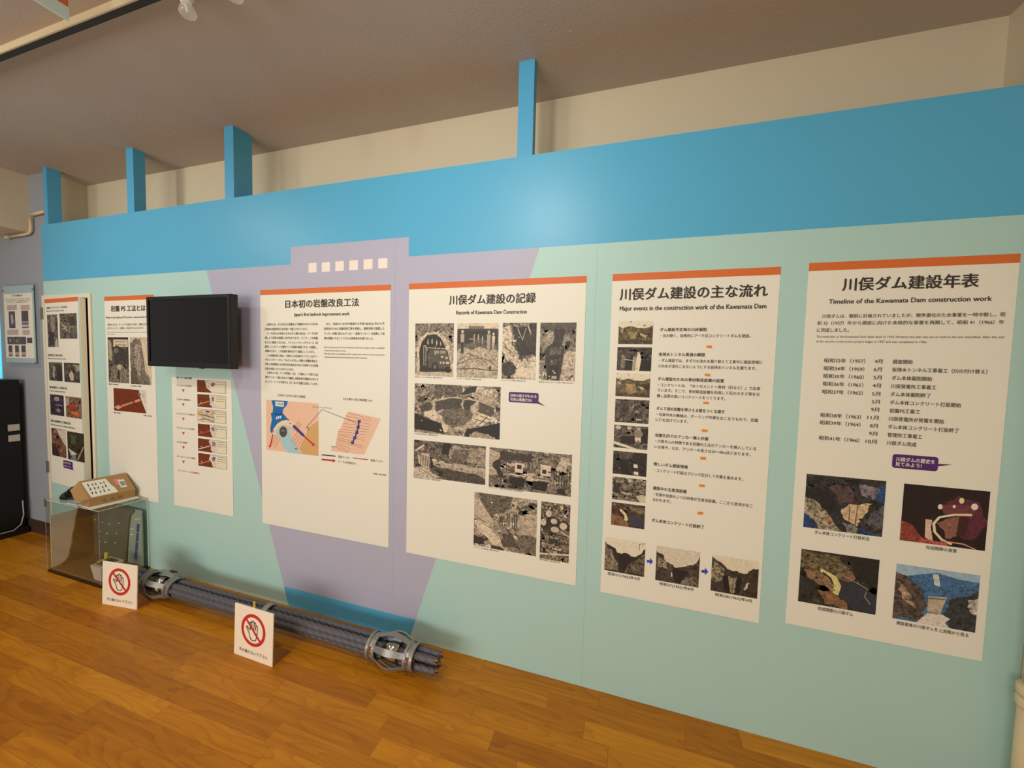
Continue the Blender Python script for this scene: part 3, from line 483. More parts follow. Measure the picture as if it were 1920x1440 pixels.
 ('p','photograph',(39.8,943.1,257.1,1208.7),(158,146,127),0.6,[((120,111,97),0.6,[(0.0,0.0),(1.0,0.0),(1.0,0.2),(0.5,0.12),(0.0,0.2)]),((205,189,166),0.3,[(0.06,0.9),(0.03,0.5),(0.14,0.28),(0.35,0.17),(0.55,0.16),(0.75,0.24),(0.88,0.42),(0.94,0.7),(0.86,0.7),(0.8,0.42),(0.65,0.26),(0.45,0.21),(0.25,0.27),(0.12,0.45),(0.13,0.9)]),((42,38,34),0.2,[(0.14,0.92),(0.11,0.55),(0.17,0.36),(0.3,0.24),(0.5,0.2),(0.67,0.27),(0.79,0.44),(0.86,0.6),(0.86,0.95)]),((185,171,149),0.2,[(0.0,0.94),(1.0,0.9),(1.0,1.0),(0.0,1.0)]),((205,189,166),0,[(0.28,0.467),(0.84,0.487),(0.84,0.473),(0.28,0.453)]),((200,185,162),0,[(0.283,0.42),(0.283,0.8),(0.297,0.8),(0.297,0.42)]),((200,185,162),0,[(0.224,0.42),(0.234,0.8),(0.246,0.8),(0.236,0.42)]),((190,175,153),0,[(0.545,0.42),(0.545,0.5),(0.555,0.5),(0.555,0.42)]),((205,189,166),0,[(0.353,0.314),(0.349,0.325),(0.34,0.329),(0.331,0.325),(0.327,0.314),(0.331,0.304),(0.34,0.3),(0.349,0.304)]),((175,161,141),0.1,[(0.32,0.332),(0.36,0.332),(0.357,0.399),(0.323,0.399)]),((60,55,48),0.1,[(0.324,0.395),(0.356,0.395),(0.353,0.48),(0.327,0.48)]),((205,189,166),0,[(0.463,0.304),(0.459,0.315),(0.45,0.319),(0.441,0.315),(0.437,0.304),(0.441,0.294),(0.45,0.29),(0.459,0.294)]),((175,161,141),0.1,[(0.43,0.322),(0.47,0.322),(0.467,0.389),(0.433,0.389)]),((60,55,48),0.1,[(0.434,0.385),(0.466,0.385),(0.463,0.47),(0.437,0.47)]),((220,203,178),0,[(0.582,0.333),(0.578,0.342),(0.57,0.346),(0.562,0.342),(0.558,0.333),(0.562,0.324),(0.57,0.32),(0.578,0.324)]),((190,175,153),0.1,[(0.552,0.349),(0.588,0.349),(0.585,0.408),(0.555,0.408)]),((60,55,48),0.1,[(0.556,0.405),(0.584,0.405),(0.582,0.48),(0.558,0.48)]),((220,203,178),0,[(0.68,0.351),(0.677,0.359),(0.67,0.362),(0.663,0.359),(0.66,0.351),(0.663,0.343),(0.67,0.34),(0.677,0.343)]),((190,175,153),0.1,[(0.654,0.365),(0.686,0.365),(0.683,0.417),(0.657,0.417)]),((60,55,48),0.1,[(0.658,0.414),(0.682,0.414),(0.68,0.48),(0.66,0.48)]),((84,77,68),0.15,[(0.4,0.5),(0.84,0.5),(0.88,0.6),(0.93,0.74),(0.93,0.86),(0.36,0.84),(0.33,0.62)]),((150,138,121),0.05,[(0.5,0.51),(0.8,0.51),(0.8,0.57),(0.5,0.57)]),((60,55,48),0.1,[(0.64,0.5),(0.66,0.5),(0.66,0.58),(0.64,0.58)]),((190,175,153),0,[(0.8,0.63),(0.86,0.63),(0.86,0.67),(0.8,0.67)]),((200,185,162),0.0,[(0.66,0.72),(0.9,0.72),(0.9,0.76),(0.66,0.76)]),((40,37,32),0,[(0.7,0.72),(0.73,0.72),(0.73,0.76),(0.7,0.76)]),((40,37,32),0,[(0.78,0.72),(0.81,0.72),(0.81,0.76),(0.78,0.76)]),((36,33,29),0.1,[(0.62,0.82),(0.611,0.859),(0.586,0.89),(0.55,0.908),(0.51,0.908),(0.474,0.89),(0.449,0.859),(0.44,0.82),(0.449,0.781),(0.474,0.75),(0.51,0.732),(0.55,0.732),(0.586,0.75),(0.611,0.781)]),((110,101,89),0.1,[(0.57,0.82),(0.566,0.837),(0.555,0.851),(0.539,0.859),(0.521,0.859),(0.505,0.851),(0.494,0.837),(0.49,0.82),(0.494,0.803),(0.505,0.789),(0.521,0.781),(0.539,0.781),(0.555,0.789),(0.566,0.803)]),((30,27,24),0.1,[(0.96,0.87),(0.951,0.896),(0.926,0.917),(0.89,0.928),(0.85,0.928),(0.814,0.917),(0.789,0.896),(0.78,0.87),(0.789,0.844),(0.814,0.823),(0.85,0.812),(0.89,0.812),(0.926,0.823),(0.951,0.844)])]),
 ('p','photograph',(276.3,942.6,492.9,1207.8),(172,159,139),0.45,[((212,196,171),0.2,[(0.0,0.0),(1.0,0.0),(1.0,0.13),(0.0,0.13)]),((52,48,42),0.2,[(0.0,0.12),(0.99,0.12),(0.99,0.4),(0.0,0.4)]),((120,111,97),0.1,[(0.28,0.05),(0.65,0.05),(0.65,0.13),(0.28,0.13)]),((70,64,56),0.1,[(0.0,0.1),(0.99,0.1),(0.99,0.14),(0.0,0.14)]),((98,90,79),0.5,[(0.0,0.38),(1.0,0.38),(1.0,0.5),(0.0,0.5)]),((150,138,121),0.2,[(0.3,0.28),(0.45,0.28),(0.45,0.3),(0.3,0.3)]),((200,185,162),0,[(0.433,0.214),(0.429,0.225),(0.42,0.229),(0.411,0.225),(0.407,0.214),(0.411,0.204),(0.42,0.2),(0.429,0.204)]),((170,157,137),0.1,[(0.4,0.232),(0.44,0.232),(0.437,0.299),(0.403,0.299)]),((150,138,121),0.1,[(0.404,0.295),(0.436,0.295),(0.433,0.38),(0.407,0.38)]),((210,194,170),0,[(0.532,0.213),(0.528,0.222),(0.52,0.226),(0.512,0.222),(0.508,0.213),(0.512,0.204),(0.52,0.2),(0.528,0.204)]),((180,166,145),0.1,[(0.502,0.229),(0.538,0.229),(0.535,0.288),(0.505,0.288)]),((150,138,121),0.1,[(0.506,0.285),(0.534,0.285),(0.532,0.36),(0.508,0.36)]),((220,203,178),0,[(0.63,0.241),(0.627,0.249),(0.62,0.252),(0.613,0.249),(0.61,0.241),(0.613,0.233),(0.62,0.23),(0.627,0.233)]),((190,175,153),0.1,[(0.604,0.255),(0.636,0.255),(0.633,0.307),(0.607,0.307)]),((160,148,129),0.1,[(0.608,0.304),(0.632,0.304),(0.63,0.37),(0.61,0.37)]),((208,192,168),0,[(0.161,0.154),(0.152,0.179),(0.13,0.189),(0.108,0.179),(0.099,0.154),(0.108,0.13),(0.13,0.12),(0.152,0.13)]),((178,164,144),0.1,[(0.082,0.197),(0.178,0.197),(0.171,0.357),(0.089,0.357)]),((56,51,45),0.1,[(0.092,0.348),(0.168,0.348),(0.161,0.55),(0.099,0.55)]),((200,185,162),0,[(0.8,0.164),(0.791,0.187),(0.77,0.197),(0.749,0.187),(0.74,0.164),(0.749,0.14),(0.77,0.13),(0.791,0.14)]),((170,157,137),0.1,[(0.723,0.206),(0.817,0.206),(0.81,0.361),(0.73,0.361)]),((165,152,133),0.1,[(0.733,0.353),(0.807,0.353),(0.8,0.55),(0.74,0.55)]),((235,217,190),0,[(0.904,0.197),(0.897,0.216),(0.88,0.224),(0.863,0.216),(0.856,0.197),(0.863,0.178),(0.88,0.17),(0.897,0.178)]),((205,189,166),0.1,[(0.842,0.231),(0.918,0.231),(0.913,0.357),(0.847,0.357)]),((170,157,137),0.1,[(0.85,0.35),(0.91,0.35),(0.904,0.51),(0.856,0.51)]),((70,64,56),0.0,[(0.002,0.776),(0.301,0.666),(0.6,0.636),(0.798,0.686),(0.947,0.775),(0.953,0.765),(0.802,0.674),(0.6,0.624),(0.299,0.654),(-0.002,0.764)]),((60,55,48),0,[(0.003,0.744),(0.251,0.555),(0.598,0.655),(0.747,0.754),(0.753,0.746),(0.602,0.645),(0.249,0.545),(-0.003,0.736)]),((56,51,45),0,[(0.0,0.857),(0.4,0.837),(0.8,0.857),(1.0,0.857),(1.0,0.843),(0.8,0.843),(0.4,0.823),(-0.0,0.843)]),((60,55,48),0.1,[(0.79,0.78),(0.84,0.78),(0.84,0.86),(0.79,0.86)])]),
 ('p','photograph',(512.4,943.8,678.1,1208.3),(120,111,97),1.0,[((198,183,160),0.5,[(0.0,0.1),(0.2,0.02),(0.28,0.4),(0.5,0.6),(0.6,0.7),(1.0,0.6),(1.0,1.0),(0.4,1.0),(0.0,0.5)]),((48,44,38),0.6,[(0.3,0.05),(1.0,0.0),(1.0,0.5),(0.75,0.55),(0.55,0.6),(0.35,0.35)]),((54,49,43),0.4,[(0.44,0.82),(0.416,0.876),(0.35,0.922),(0.253,0.947),(0.147,0.947),(0.05,0.922),(-0.016,0.876),(-0.04,0.82),(-0.016,0.764),(0.05,0.718),(0.147,0.693),(0.253,0.693),(0.35,0.718),(0.416,0.764)]),((170,157,137),0.6,[(0.0,0.4),(0.3,0.45),(0.5,0.6),(0.2,0.55)]),((218,201,176),0.15,[(0.5,0.78),(1.0,0.85),(0.95,0.98),(0.4,0.96)]),((60,55,48),0.3,[(0.6,0.25),(0.95,0.2),(0.95,0.4),(0.7,0.42)]),((210,194,170),0,[(0.32,0.3),(0.42,0.3),(0.42,0.34),(0.32,0.34)]),((180,166,145),0.2,[(0.438,0.109),(0.6,0.315),(0.713,0.107),(0.687,0.093),(0.6,0.285),(0.462,0.091)]),((190,175,153),0.2,[(0.733,0.061),(0.833,0.211),(0.867,0.189),(0.767,0.039)])]),
 ('p','photograph',(695.7,943.8,861.2,1207.7),(126,116,102),0.75,[((84,77,68),0.4,[(0.0,0.0),(1.0,0.0),(1.0,0.1),(0.0,0.1)]),((160,148,129),0.5,[(0.28,0.12),(0.38,0.14),(0.38,0.4),(0.2,0.38),(0.05,0.3)]),((58,53,46),0.35,[(0.36,0.35),(0.4,0.1),(0.7,0.12),(0.68,0.4),(0.64,0.75),(0.56,0.99),(0.24,0.99),(0.2,0.42)]),((100,92,81),0.4,[(0.3,0.42),(0.62,0.42),(0.6,0.55),(0.3,0.55)]),((34,31,27),0.2,[(0.25,0.6),(0.58,0.58),(0.55,0.97),(0.25,0.97)]),((72,66,58),0.3,[(0.28,0.61),(0.52,0.61),(0.52,0.75),(0.28,0.75)]),((182,168,147),0.45,[(0.68,0.55),(1.0,0.48),(1.0,0.98),(0.6,1.0),(0.62,0.78)]),((150,138,121),0.2,[(0.701,0.193),(0.621,0.393),(0.659,0.407),(0.739,0.207)]),((190,175,153),0,[(0.42,0.84),(0.414,0.854),(0.4,0.86),(0.386,0.854),(0.38,0.84),(0.386,0.826),(0.4,0.82),(0.414,0.826)]),((190,175,153),0,[(0.47,0.87),(0.464,0.884),(0.45,0.89),(0.436,0.884),(0.43,0.87),(0.436,0.856),(0.45,0.85),(0.464,0.856)]),((170,157,137),0.1,[(0.36,0.92),(0.5,0.92),(0.5,0.97),(0.36,0.97)]),((60,55,48),0.2,[(0.788,1.013),(0.958,0.913),(0.942,0.887),(0.772,0.987)])]),
 ('p','photograph',(40.4,648.5,510.1,902.6),(140,129,113),0.75,[((95,87,76),0.6,[(0.25,0.0),(0.55,0.0),(0.6,0.15),(0.45,0.25),(0.25,0.3)]),((170,157,137),0.6,[(0.6,0.1),(0.95,0.05),(1.0,0.35),(0.9,0.32),(0.7,0.22)]),((45,41,36),0.2,[(0.56,0.2),(0.62,0.04),(0.74,0.0),(0.72,0.12)]),((175,161,141),0.4,[(0.04,0.48),(0.2,0.34),(0.45,0.24),(0.75,0.27),(0.95,0.4),(0.92,0.6),(0.8,0.75),(0.62,0.85),(0.45,0.92),(0.3,0.75),(0.12,0.65)]),((74,68,59),0.35,[(0.05,0.48),(0.2,0.36),(0.22,0.52),(0.1,0.6)]),((70,64,56),0.35,[(0.24,0.35),(0.45,0.26),(0.57,0.26),(0.57,0.46),(0.38,0.5),(0.27,0.55)]),((62,57,50),0.3,[(0.6,0.28),(0.73,0.29),(0.68,0.52),(0.6,0.5)]),((84,77,68),0.25,[(0.76,0.3),(0.94,0.42),(0.9,0.58),(0.74,0.5)]),((104,96,84),0.6,[(0.3,0.58),(0.4,0.48),(0.6,0.46),(0.7,0.55),(0.62,0.75),(0.45,0.85),(0.35,0.72)]),((214,197,173),0.2,[(0.12,0.58),(0.24,0.5),(0.3,0.62),(0.26,0.74),(0.13,0.64)]),((214,197,173),0.1,[(0.68,0.66),(0.8,0.52),(0.93,0.6),(0.79,0.78)]),((80,74,64),0.05,[(0.717,0.647),(0.857,0.707),(0.863,0.693),(0.723,0.633)]),((80,74,64),0.05,[(0.776,0.576),(0.896,0.646),(0.904,0.634),(0.784,0.564)]),((60,55,48),0.05,[(0.775,0.743),(0.865,0.583),(0.855,0.577),(0.765,0.737)]),((215,198,174),0.1,[(0.33,0.8),(0.42,0.85),(0.4,0.95),(0.36,0.95)]),((26,24,21),0.15,[(0.0,0.6),(0.13,0.68),(0.33,0.78),(0.37,0.98),(0.0,0.93)]),((26,24,21),0.15,[(0.6,1.0),(0.63,0.85),(0.8,0.78),(1.0,0.68),(1.0,1.0)]),((150,138,121),0.7,[(0.66,0.95),(0.75,0.88),(0.95,0.97),(0.95,1.0),(0.66,1.0)]),((190,175,153),0,[(0.223,0.365),(0.451,0.256),(0.748,0.286),(0.947,0.405),(0.953,0.395),(0.752,0.274),(0.449,0.244),(0.217,0.355)])]),
 ('p','photograph',(39.8,417.4,440.4,608.9),(96,88,77),0.8,[((150,138,121),0.5,[(0.55,0.05),(1.0,0.05),(1.0,0.5),(0.75,0.45),(0.5,0.4)]),((100,92,81),0.4,[(0.6,0.15),(0.8,0.15),(0.75,0.45),(0.55,0.42)]),((30,27,24),0.2,[(0.42,0.02),(0.53,0.04),(0.5,0.32),(0.4,0.32)]),((196,181,158),0.1,[(0.06,0.42),(0.12,0.34),(0.22,0.34),(0.25,0.5),(0.23,0.7),(0.14,0.74),(0.07,0.62)]),((56,51,45),0,[(0.085,0.37),(0.1,0.7),(0.11,0.7),(0.095,0.37)]),((56,51,45),0,[(0.11,0.38),(0.125,0.7),(0.135,0.7),(0.12,0.38)]),((56,51,45),0,[(0.135,0.39),(0.15,0.7),(0.16,0.7),(0.145,0.39)]),((56,51,45),0,[(0.16,0.4),(0.175,0.7),(0.185,0.7),(0.17,0.4)]),((56,51,45),0,[(0.185,0.41),(0.2,0.7),(0.21,0.7),(0.195,0.41)]),((56,51,45),0,[(0.21,0.42),(0.225,0.7),(0.235,0.7),(0.22,0.42)]),((28,25,22),0.2,[(0.23,0.42),(0.3,0.45),(0.33,0.7),(0.25,0.72)]),((168,155,136),0.25,[(0.28,0.5),(0.85,0.58),(1.0,0.57),(1.0,0.85),(0.5,0.68),(0.28,0.62)]),((70,64,56),0.5,[(0.3,0.66),(1.0,0.85),(1.0,1.0),(0.42,0.95),(0.34,0.85)]),((60,55,48),0,[(0.547,0.55),(0.547,0.78),(0.553,0.78),(0.553,0.55)]),((60,55,48),0,[(0.617,0.57),(0.617,0.805),(0.623,0.805),(0.623,0.57)]),((60,55,48),0,[(0.687,0.59),(0.687,0.83),(0.693,0.83),(0.693,0.59)]),((60,55,48),0,[(0.757,0.61),(0.757,0.855),(0.763,0.855),(0.763,0.61)]),((60,55,48),0,[(0.827,0.63),(0.827,0.88),(0.833,0.88),(0.833,0.63)]),((60,55,48),0,[(0.897,0.65),(0.897,0.905),(0.903,0.905),(0.903,0.65)]),((60,55,48),0,[(0.957,0.67),(0.957,0.93),(0.963,0.93),(0.963,0.67)]),((210,194,170),0.1,[(0.032,0.309),(0.162,0.129),(0.138,0.111),(0.008,0.291)]),((200,185,162),0.1,[(0.418,0.56),(0.851,0.67),(0.907,0.507),(0.998,0.53),(1.002,0.51),(0.893,0.493),(0.849,0.65),(0.422,0.54)]),((184,170,149),0.4,[(0.0,0.76),(0.12,0.72),(0.38,0.94),(0.3,1.0),(0.0,0.97)]),((60,55,48),0.1,[(0.096,0.764),(0.296,0.984),(0.304,0.976),(0.104,0.756)]),((30,27,24),0.2,[(0.33,0.74),(0.42,0.78),(0.42,0.92),(0.34,0.9)]),((200,185,162),0,[(0.34,0.5),(0.328,0.528),(0.3,0.54),(0.272,0.528),(0.26,0.5),(0.272,0.472),(0.3,0.46),(0.328,0.472)]),((190,175,153),0,[(0.37,0.5),(0.44,0.5),(0.44,0.56),(0.37,0.56)])]),
 ('p','photograph',(459.3,413.2,861.5,607.4),(114,105,92),0.75,[((176,162,142),0.25,[(0.0,0.05),(0.13,0.12),(0.13,0.68),(0.0,0.7)]),((90,83,72),0,[(-0.001,0.204),(0.129,0.234),(0.131,0.226),(0.001,0.196)]),((90,83,72),0,[(-0.001,0.334),(0.129,0.364),(0.131,0.356),(0.001,0.326)]),((90,83,72),0,[(-0.001,0.464),(0.129,0.494),(0.131,0.486),(0.001,0.456)]),((90,83,72),0,[(-0.001,0.584),(0.129,0.614),(0.131,0.606),(0.001,0.576)]),((60,55,48),0.4,[(0.15,0.05),(0.55,0.1),(0.5,0.28),(0.2,0.25)]),((46,42,37),0.3,[(0.13,0.1),(0.19,0.12),(0.19,0.75),(0.13,0.72)]),((214,197,173),0.15,[(0.33,0.32),(0.43,0.33),(0.43,0.56),(0.33,0.56)]),((38,35,30),0.1,[(0.355,0.37),(0.41,0.37),(0.41,0.47),(0.355,0.47)]),((214,197,173),0.15,[(0.64,0.3),(0.72,0.32),(0.76,0.3),(0.76,0.58),(0.64,0.56)]),((38,35,30),0.1,[(0.66,0.42),(0.71,0.42),(0.71,0.52),(0.66,0.52)]),((190,175,153),0.3,[(0.48,0.55),(0.56,0.55),(0.55,0.75),(0.46,0.72)]),((205,189,166),0.1,[(0.249,0.635),(0.449,0.655),(0.451,0.625),(0.251,0.605)]),((205,189,166),0.1,[(0.599,0.69),(0.759,0.7),(0.761,0.68),(0.601,0.67)]),((26,24,21),0.15,[(0.26,0.68),(0.46,0.7),(0.44,0.92),(0.26,0.86)]),((26,24,21),0.15,[(0.56,0.72),(0.74,0.72),(0.7,0.95),(0.53,0.92)]),((184,170,149),0.3,[(0.87,0.06),(0.97,0.08),(0.95,0.42),(0.83,0.42)]),((56,51,45),0,[(0.217,0.2),(0.217,0.55),(0.223,0.55),(0.223,0.2)]),((56,51,45),0,[(0.247,0.2),(0.247,0.55),(0.253,0.55),(0.253,0.2)]),((56,51,45),0,[(0.277,0.2),(0.277,0.55),(0.283,0.55),(0.283,0.2)]),((56,51,45),0,[(0.457,0.2),(0.457,0.55),(0.463,0.55),(0.463,0.2)]),((56,51,45),0,[(0.497,0.2),(0.497,0.55),(0.503,0.55),(0.503,0.2)]),((56,51,45),0,[(0.537,0.2),(0.537,0.55),(0.543,0.55),(0.543,0.2)]),((50,46,40),0,[(0.796,0.42),(0.796,0.78),(0.804,0.78),(0.804,0.42)]),((50,46,40),0,[(0.826,0.42),(0.826,0.78),(0.834,0.78),(0.834,0.42)]),((50,46,40),0,[(0.856,0.42),(0.856,0.78),(0.864,0.78),(0.864,0.42)]),((50,46,40),0,[(0.886,0.42),(0.886,0.78),(0.894,0.78),(0.894,0.42)]),((50,46,40),0,[(0.916,0.42),(0.916,0.78),(0.924,0.78),(0.924,0.42)]),((50,46,40),0,[(0.946,0.42),(0.946,0.78),(0.954,0.78),(0.954,0.42)]),((50,46,40),0,[(0.976,0.42),(0.976,0.78),(0.984,0.78),(0.984,0.42)]),((40,37,32),0.2,[(0.84,0.85),(0.92,0.82),(0.95,0.98),(0.84,0.97)]),((190,175,153),0,[(0.53,0.105),(0.596,0.103),(0.596,0.197),(0.53,0.195),(0.53,0.205),(0.604,0.203),(0.604,0.097),(0.53,0.095)])]),
 ('p','photograph',(385.7,105.2,706.4,376.1),(152,140,123),0.6,[((96,88,77),0.6,[(0.08,0.0),(0.62,0.0),(0.62,0.2),(0.4,0.34),(0.26,0.42),(0.16,0.26)]),((184,170,149),0.2,[(0.0,0.08),(0.1,0.14),(0.28,0.42),(0.33,0.55),(0.3,0.6),(0.0,0.48)]),((176,162,142),0.4,[(0.72,0.3),(1.0,0.25),(1.0,0.65),(0.75,0.65)]),((206,190,166),0.25,[(0.0,0.52),(0.12,0.54),(0.34,0.66),(0.48,0.96),(0.35,0.93),(0.1,0.72)]),((120,111,97),0.1,[(0.118,0.555),(0.296,0.635),(0.415,0.803),(0.425,0.797),(0.304,0.625),(0.122,0.545)]),((90,83,72),0.1,[(-0.004,0.426),(0.116,0.506),(0.197,0.547),(0.203,0.533),(0.124,0.494),(0.004,0.414)]),((80,74,64),0.4,[(0.4,0.62),(0.55,0.58),(0.76,0.96),(0.5,0.92)]),((140,129,113),0.3,[(0.4,0.6),(0.53,0.58),(0.58,0.68),(0.44,0.7)]),((66,61,53),0.1,[(0.531,0.3),(0.531,0.6),(0.549,0.6),(0.549,0.3)]),((66,61,53),0.1,[(0.561,0.3),(0.561,0.6),(0.579,0.6),(0.579,0.3)]),((66,61,53),0.1,[(0.651,0.3),(0.651,0.6),(0.669,0.6),(0.669,0.3)]),((66,61,53),0.1,[(0.681,0.3),(0.681,0.6),(0.699,0.6),(0.699,0.3)]),((80,74,64),0.1,[(0.415,0.36),(0.425,0.58),(0.435,0.58),(0.425,0.36)]),((80,74,64),0.1,[(0.455,0.36),(0.465,0.58),(0.475,0.58),(0.465,0.36)]),((80,74,64),0.1,[(0.495,0.36),(0.505,0.58),(0.515,0.58),(0.505,0.36)]),((80,74,64),0.1,[(0.615,0.36),(0.625,0.58),(0.635,0.58),(0.625,0.36)]),((200,185,162),0.1,[(0.62,0.1),(0.7,0.06),(0.68,0.2),(0.62,0.18)]),((210,194,170),0.1,[(0.24,0.82),(0.4,0.86),(0.34,0.95)]),((110,101,89),0.6,[(0.64,0.72),(1.0,0.68),(1.0,1.0),(0.78,0.97)]),((205,189,166),0,[(0.64,0.68),(0.7,0.7),(0.72,0.76),(0.66,0.75)]),((48,44,38),0.3,[(0.0,0.8),(0.14,0.8),(0.18,0.95),(0.0,0.97)]),((60,55,48),0.3,[(0.28,0.94),(0.44,0.93),(0.5,1.0),(0.3,1.0)])]),
 ('p','photograph',(724.3,101.0,862.5,374.9),(112,103,90),1.0,[((50,46,40),0.5,[(0.0,0.35),(1.0,0.35),(1.0,0.45),(0.0,0.45)]),((56,51,45),0.4,[(0.3,0.6),(0.7,0.6),(0.7,0.72),(0.3,0.72)]),((205,189,166),0.1,[(0.37,0.2),(0.36,0.226),(0.332,0.247),(0.292,0.258),(0.248,0.258),(0.208,0.247),(0.18,0.226),(0.17,0.2),(0.18,0.174),(0.208,0.153),(0.248,0.142),(0.292,0.142),(0.332,0.153),(0.36,0.174)]),((205,189,166),0.1,[(0.57,0.32),(0.559,0.342),(0.529,0.359),(0.484,0.369),(0.436,0.369),(0.391,0.359),(0.361,0.342),(0.35,0.32),(0.361,0.298),(0.391,0.281),(0.436,0.271),(0.484,0.271),(0.529,0.281),(0.559,0.298)]),((200,185,162),0.1,[(0.2,0.36),(0.19,0.386),(0.162,0.407),(0.122,0.418),(0.078,0.418),(0.038,0.407),(0.01,0.386),(0.0,0.36),(0.01,0.334),(0.038,0.313),(0.078,0.302),(0.122,0.302),(0.162,0.313),(0.19,0.334)]),((205,189,166),0.1,[(0.91,0.38),(0.897,0.406),(0.861,0.427),(0.809,0.438),(0.751,0.438),(0.699,0.427),(0.663,0.406),(0.65,0.38),(0.663,0.354),(0.699,0.333),(0.751,0.322),(0.809,0.322),(0.861,0.333),(0.897,0.354)]),((190,175,153),0.1,[(0.65,0.46),(0.635,0.482),(0.594,0.499),(0.533,0.509),(0.467,0.509),(0.406,0.499),(0.365,0.482),(0.35,0.46),(0.365,0.438),(0.406,0.421),(0.467,0.411),(0.533,0.411),(0.594,0.421),(0.635,0.438)]),((50,46,40),0,[(-0.0,0.529),(1.0,0.569),(1.0,0.551),(0.0,0.511)]),((60,55,48),0,[(-0.0,0.566),(1.0,0.606),(1.0,0.594),(0.0,0.554)]),((60,55,48),0,[(0.0,0.71),(1.0,0.7),(1.0,0.68),(-0.0,0.69)]),((200,185,162),0,[(0.698,0.49),(0.998,0.56),(1.002,0.54),(0.702,0.47)]),((190,175,153),0,[(0.099,0.787),(0.301,0.827),(0.504,0.706),(0.496,0.694),(0.299,0.813),(0.101,0.773)]),((60,55,48),0,[(-0.0,0.81),(1.0,0.85),(1.0,0.83),(0.0,0.79)]),((210,194,170),0.05,[(0.001,0.935),(1.001,0.875),(0.999,0.845),(-0.001,0.905)]),((190,175,153),0,[(0.426,0.92),(0.425,0.823),(0.503,0.785),(0.497,0.775),(0.415,0.817),(0.414,0.92)])]),
 ('t','caption',[('仮排水トンネル工事状況（昭和34年1月）',40.8,197.6,935.4,8.2,0,None)]),
 ('t','caption',[('コンクリート打設状況（昭和37年6月）',277.0,410.1,935.1,7.9,0,None)]),
 ('t','caption',[('キャットウォーク設置（昭和37年1月）',513.0,631.6,935.8,7.6,0,None)]),
 ('t','caption',[('取水塔へのコンクリート打設（昭和37年12月）',696.4,855.4,935.0,7.4,0,None)]),
 ('t','caption',[('ダム本体打設状況（昭和38年6月）',41.2,177.9,641.0,8.3,0,None)]),
 ('t','caption',[('鋼製取水管据付け工事状況（昭和39年8月）',39.6,197.0,410.7,8.3,0,None)]),
 ('t','caption',[('コンジットゲート据え付け工事状況（昭和39年6月）',460.5,634.7,409.2,7.8,0,None)]),
 ('t','caption',[('コンクリート打設状況（昭和39年3月）',387.5,519.3,96.8,8.0,0,None)]),
 ('t','caption',[('堤体作業状況（昭和38年10月）',725.5,821.3,95.3,7.6,0,None)]),
 ('s','speech_bubble',[((80,35,110),[(697.3,873.7),(696.6,877.1),(694.7,879.9),(691.8,881.9),(688.4,882.5),(559.8,882.5),(556.5,881.9),(553.6,879.9),(551.7,877.1),(551.0,873.7),(551.0,842.1),(551.7,838.8),(553.6,835.9),(556.5,834.0),(559.8,833.3),(688.4,833.3),(691.8,834.0),(694.7,835.9),(696.6,838.8),(697.3,842.1)]),((80,35,110),[(690.6,846.6),(730.7,822.9),(686.3,835.0)])]),
 ('t','speech_text',[('当時の様子がわかる',559.1,686.8,865.2,15.9,0.02,(240,235,225)),('写真は貴重だね!',559.6,664.9,846.7,15.9,0.02,(240,235,225))]),
]),
'P4': ([-2.115, -1.2165, 0.4805, 1.8865], [
 ('t','title',[('日本初の岩盤改良工法',192.5,701.0,1317.1,48.9,0.026,None)]),
 ('t','subtitle',[("Japan's first bedrock improvement work",255.9,639.8,1257.1,26.7,0.014,None)]),
 ('t','paragraph',[('川俣ダムは、ダムを支える岩盤をより強固なものとするため',49.3,424.6,1203.2,16.2,0.008,None),('日本初の岩盤改良工法を用いて施工されています。',34.3,353.2,1176.8,16.3,0.008,None),('アーチ式ダムの本体にかかるダム湖の水圧は、アーチの作',49.4,425.0,1150.5,16.3,0.008,None),('用により両岸の岩盤に力がかかります。そこで、この岩盤',34.3,425.2,1124.9,16.3,0.008,None),('をさらに強固にするために、トランスミッティングウォール（岩',34.3,425.4,1098.5,16.3,0.008,None),('盤内にコンクリートの壁をつくり岩盤を強固にする）を設置し、',34.3,422.8,1073.1,16.3,0.008,None),('岩盤PS工法で、この岩盤を締め付けて強固にしています。',34.4,403.8,1047.5,16.4,0.008,None),('この岩盤改良工事は、川俣ダムの計画中にフランスのアー',49.5,426.0,1021.3,16.3,0.008,None),('チ式コンクリートダム「マルパッセダム」が壊れた経験を踏まえ、',34.4,426.2,996.0,16.4,0.008,None),('日本土木技術者たちが安全性を高めるために日本初となる岩盤',34.4,426.4,970.3,16.4,0.008,None),('改良を採用したといわれています。',34.4,250.0,943.0,16.6,0.008,None),('川俣ダムでは、アーチ作用の（力）（下図の→）を受ける岩',49.6,426.8,919.1,16.4,0.008,None),('盤をアンカーで縫い合わせて補強し岩盤全体を強固なものにす',34.5,427.0,892.7,16.4,0.008,None),('ることで、アーチに作用する（力）をより岩盤に伝達しています。',34.5,427.2,866.5,16.4,0.008,None)]),
 ('t','paragraph',[('また、完成から 50 年が経過する平成 28(2016) 年から予',484.0,862.7,1203.3,15.3,0.008,None),('防保全のために岩盤改良工事を実施し、建設当時に設置した',469.2,863.2,1177.6,15.3,0.008,None),('アンカーの間に新たなアンカー（更新アンカー）を設置して岩',469.4,863.6,1150.2,15.3,0.008,None),('盤を強固にすることでダムの長寿命化を図りました。',469.7,795.8,1124.8,15.4,0.008,None)]),
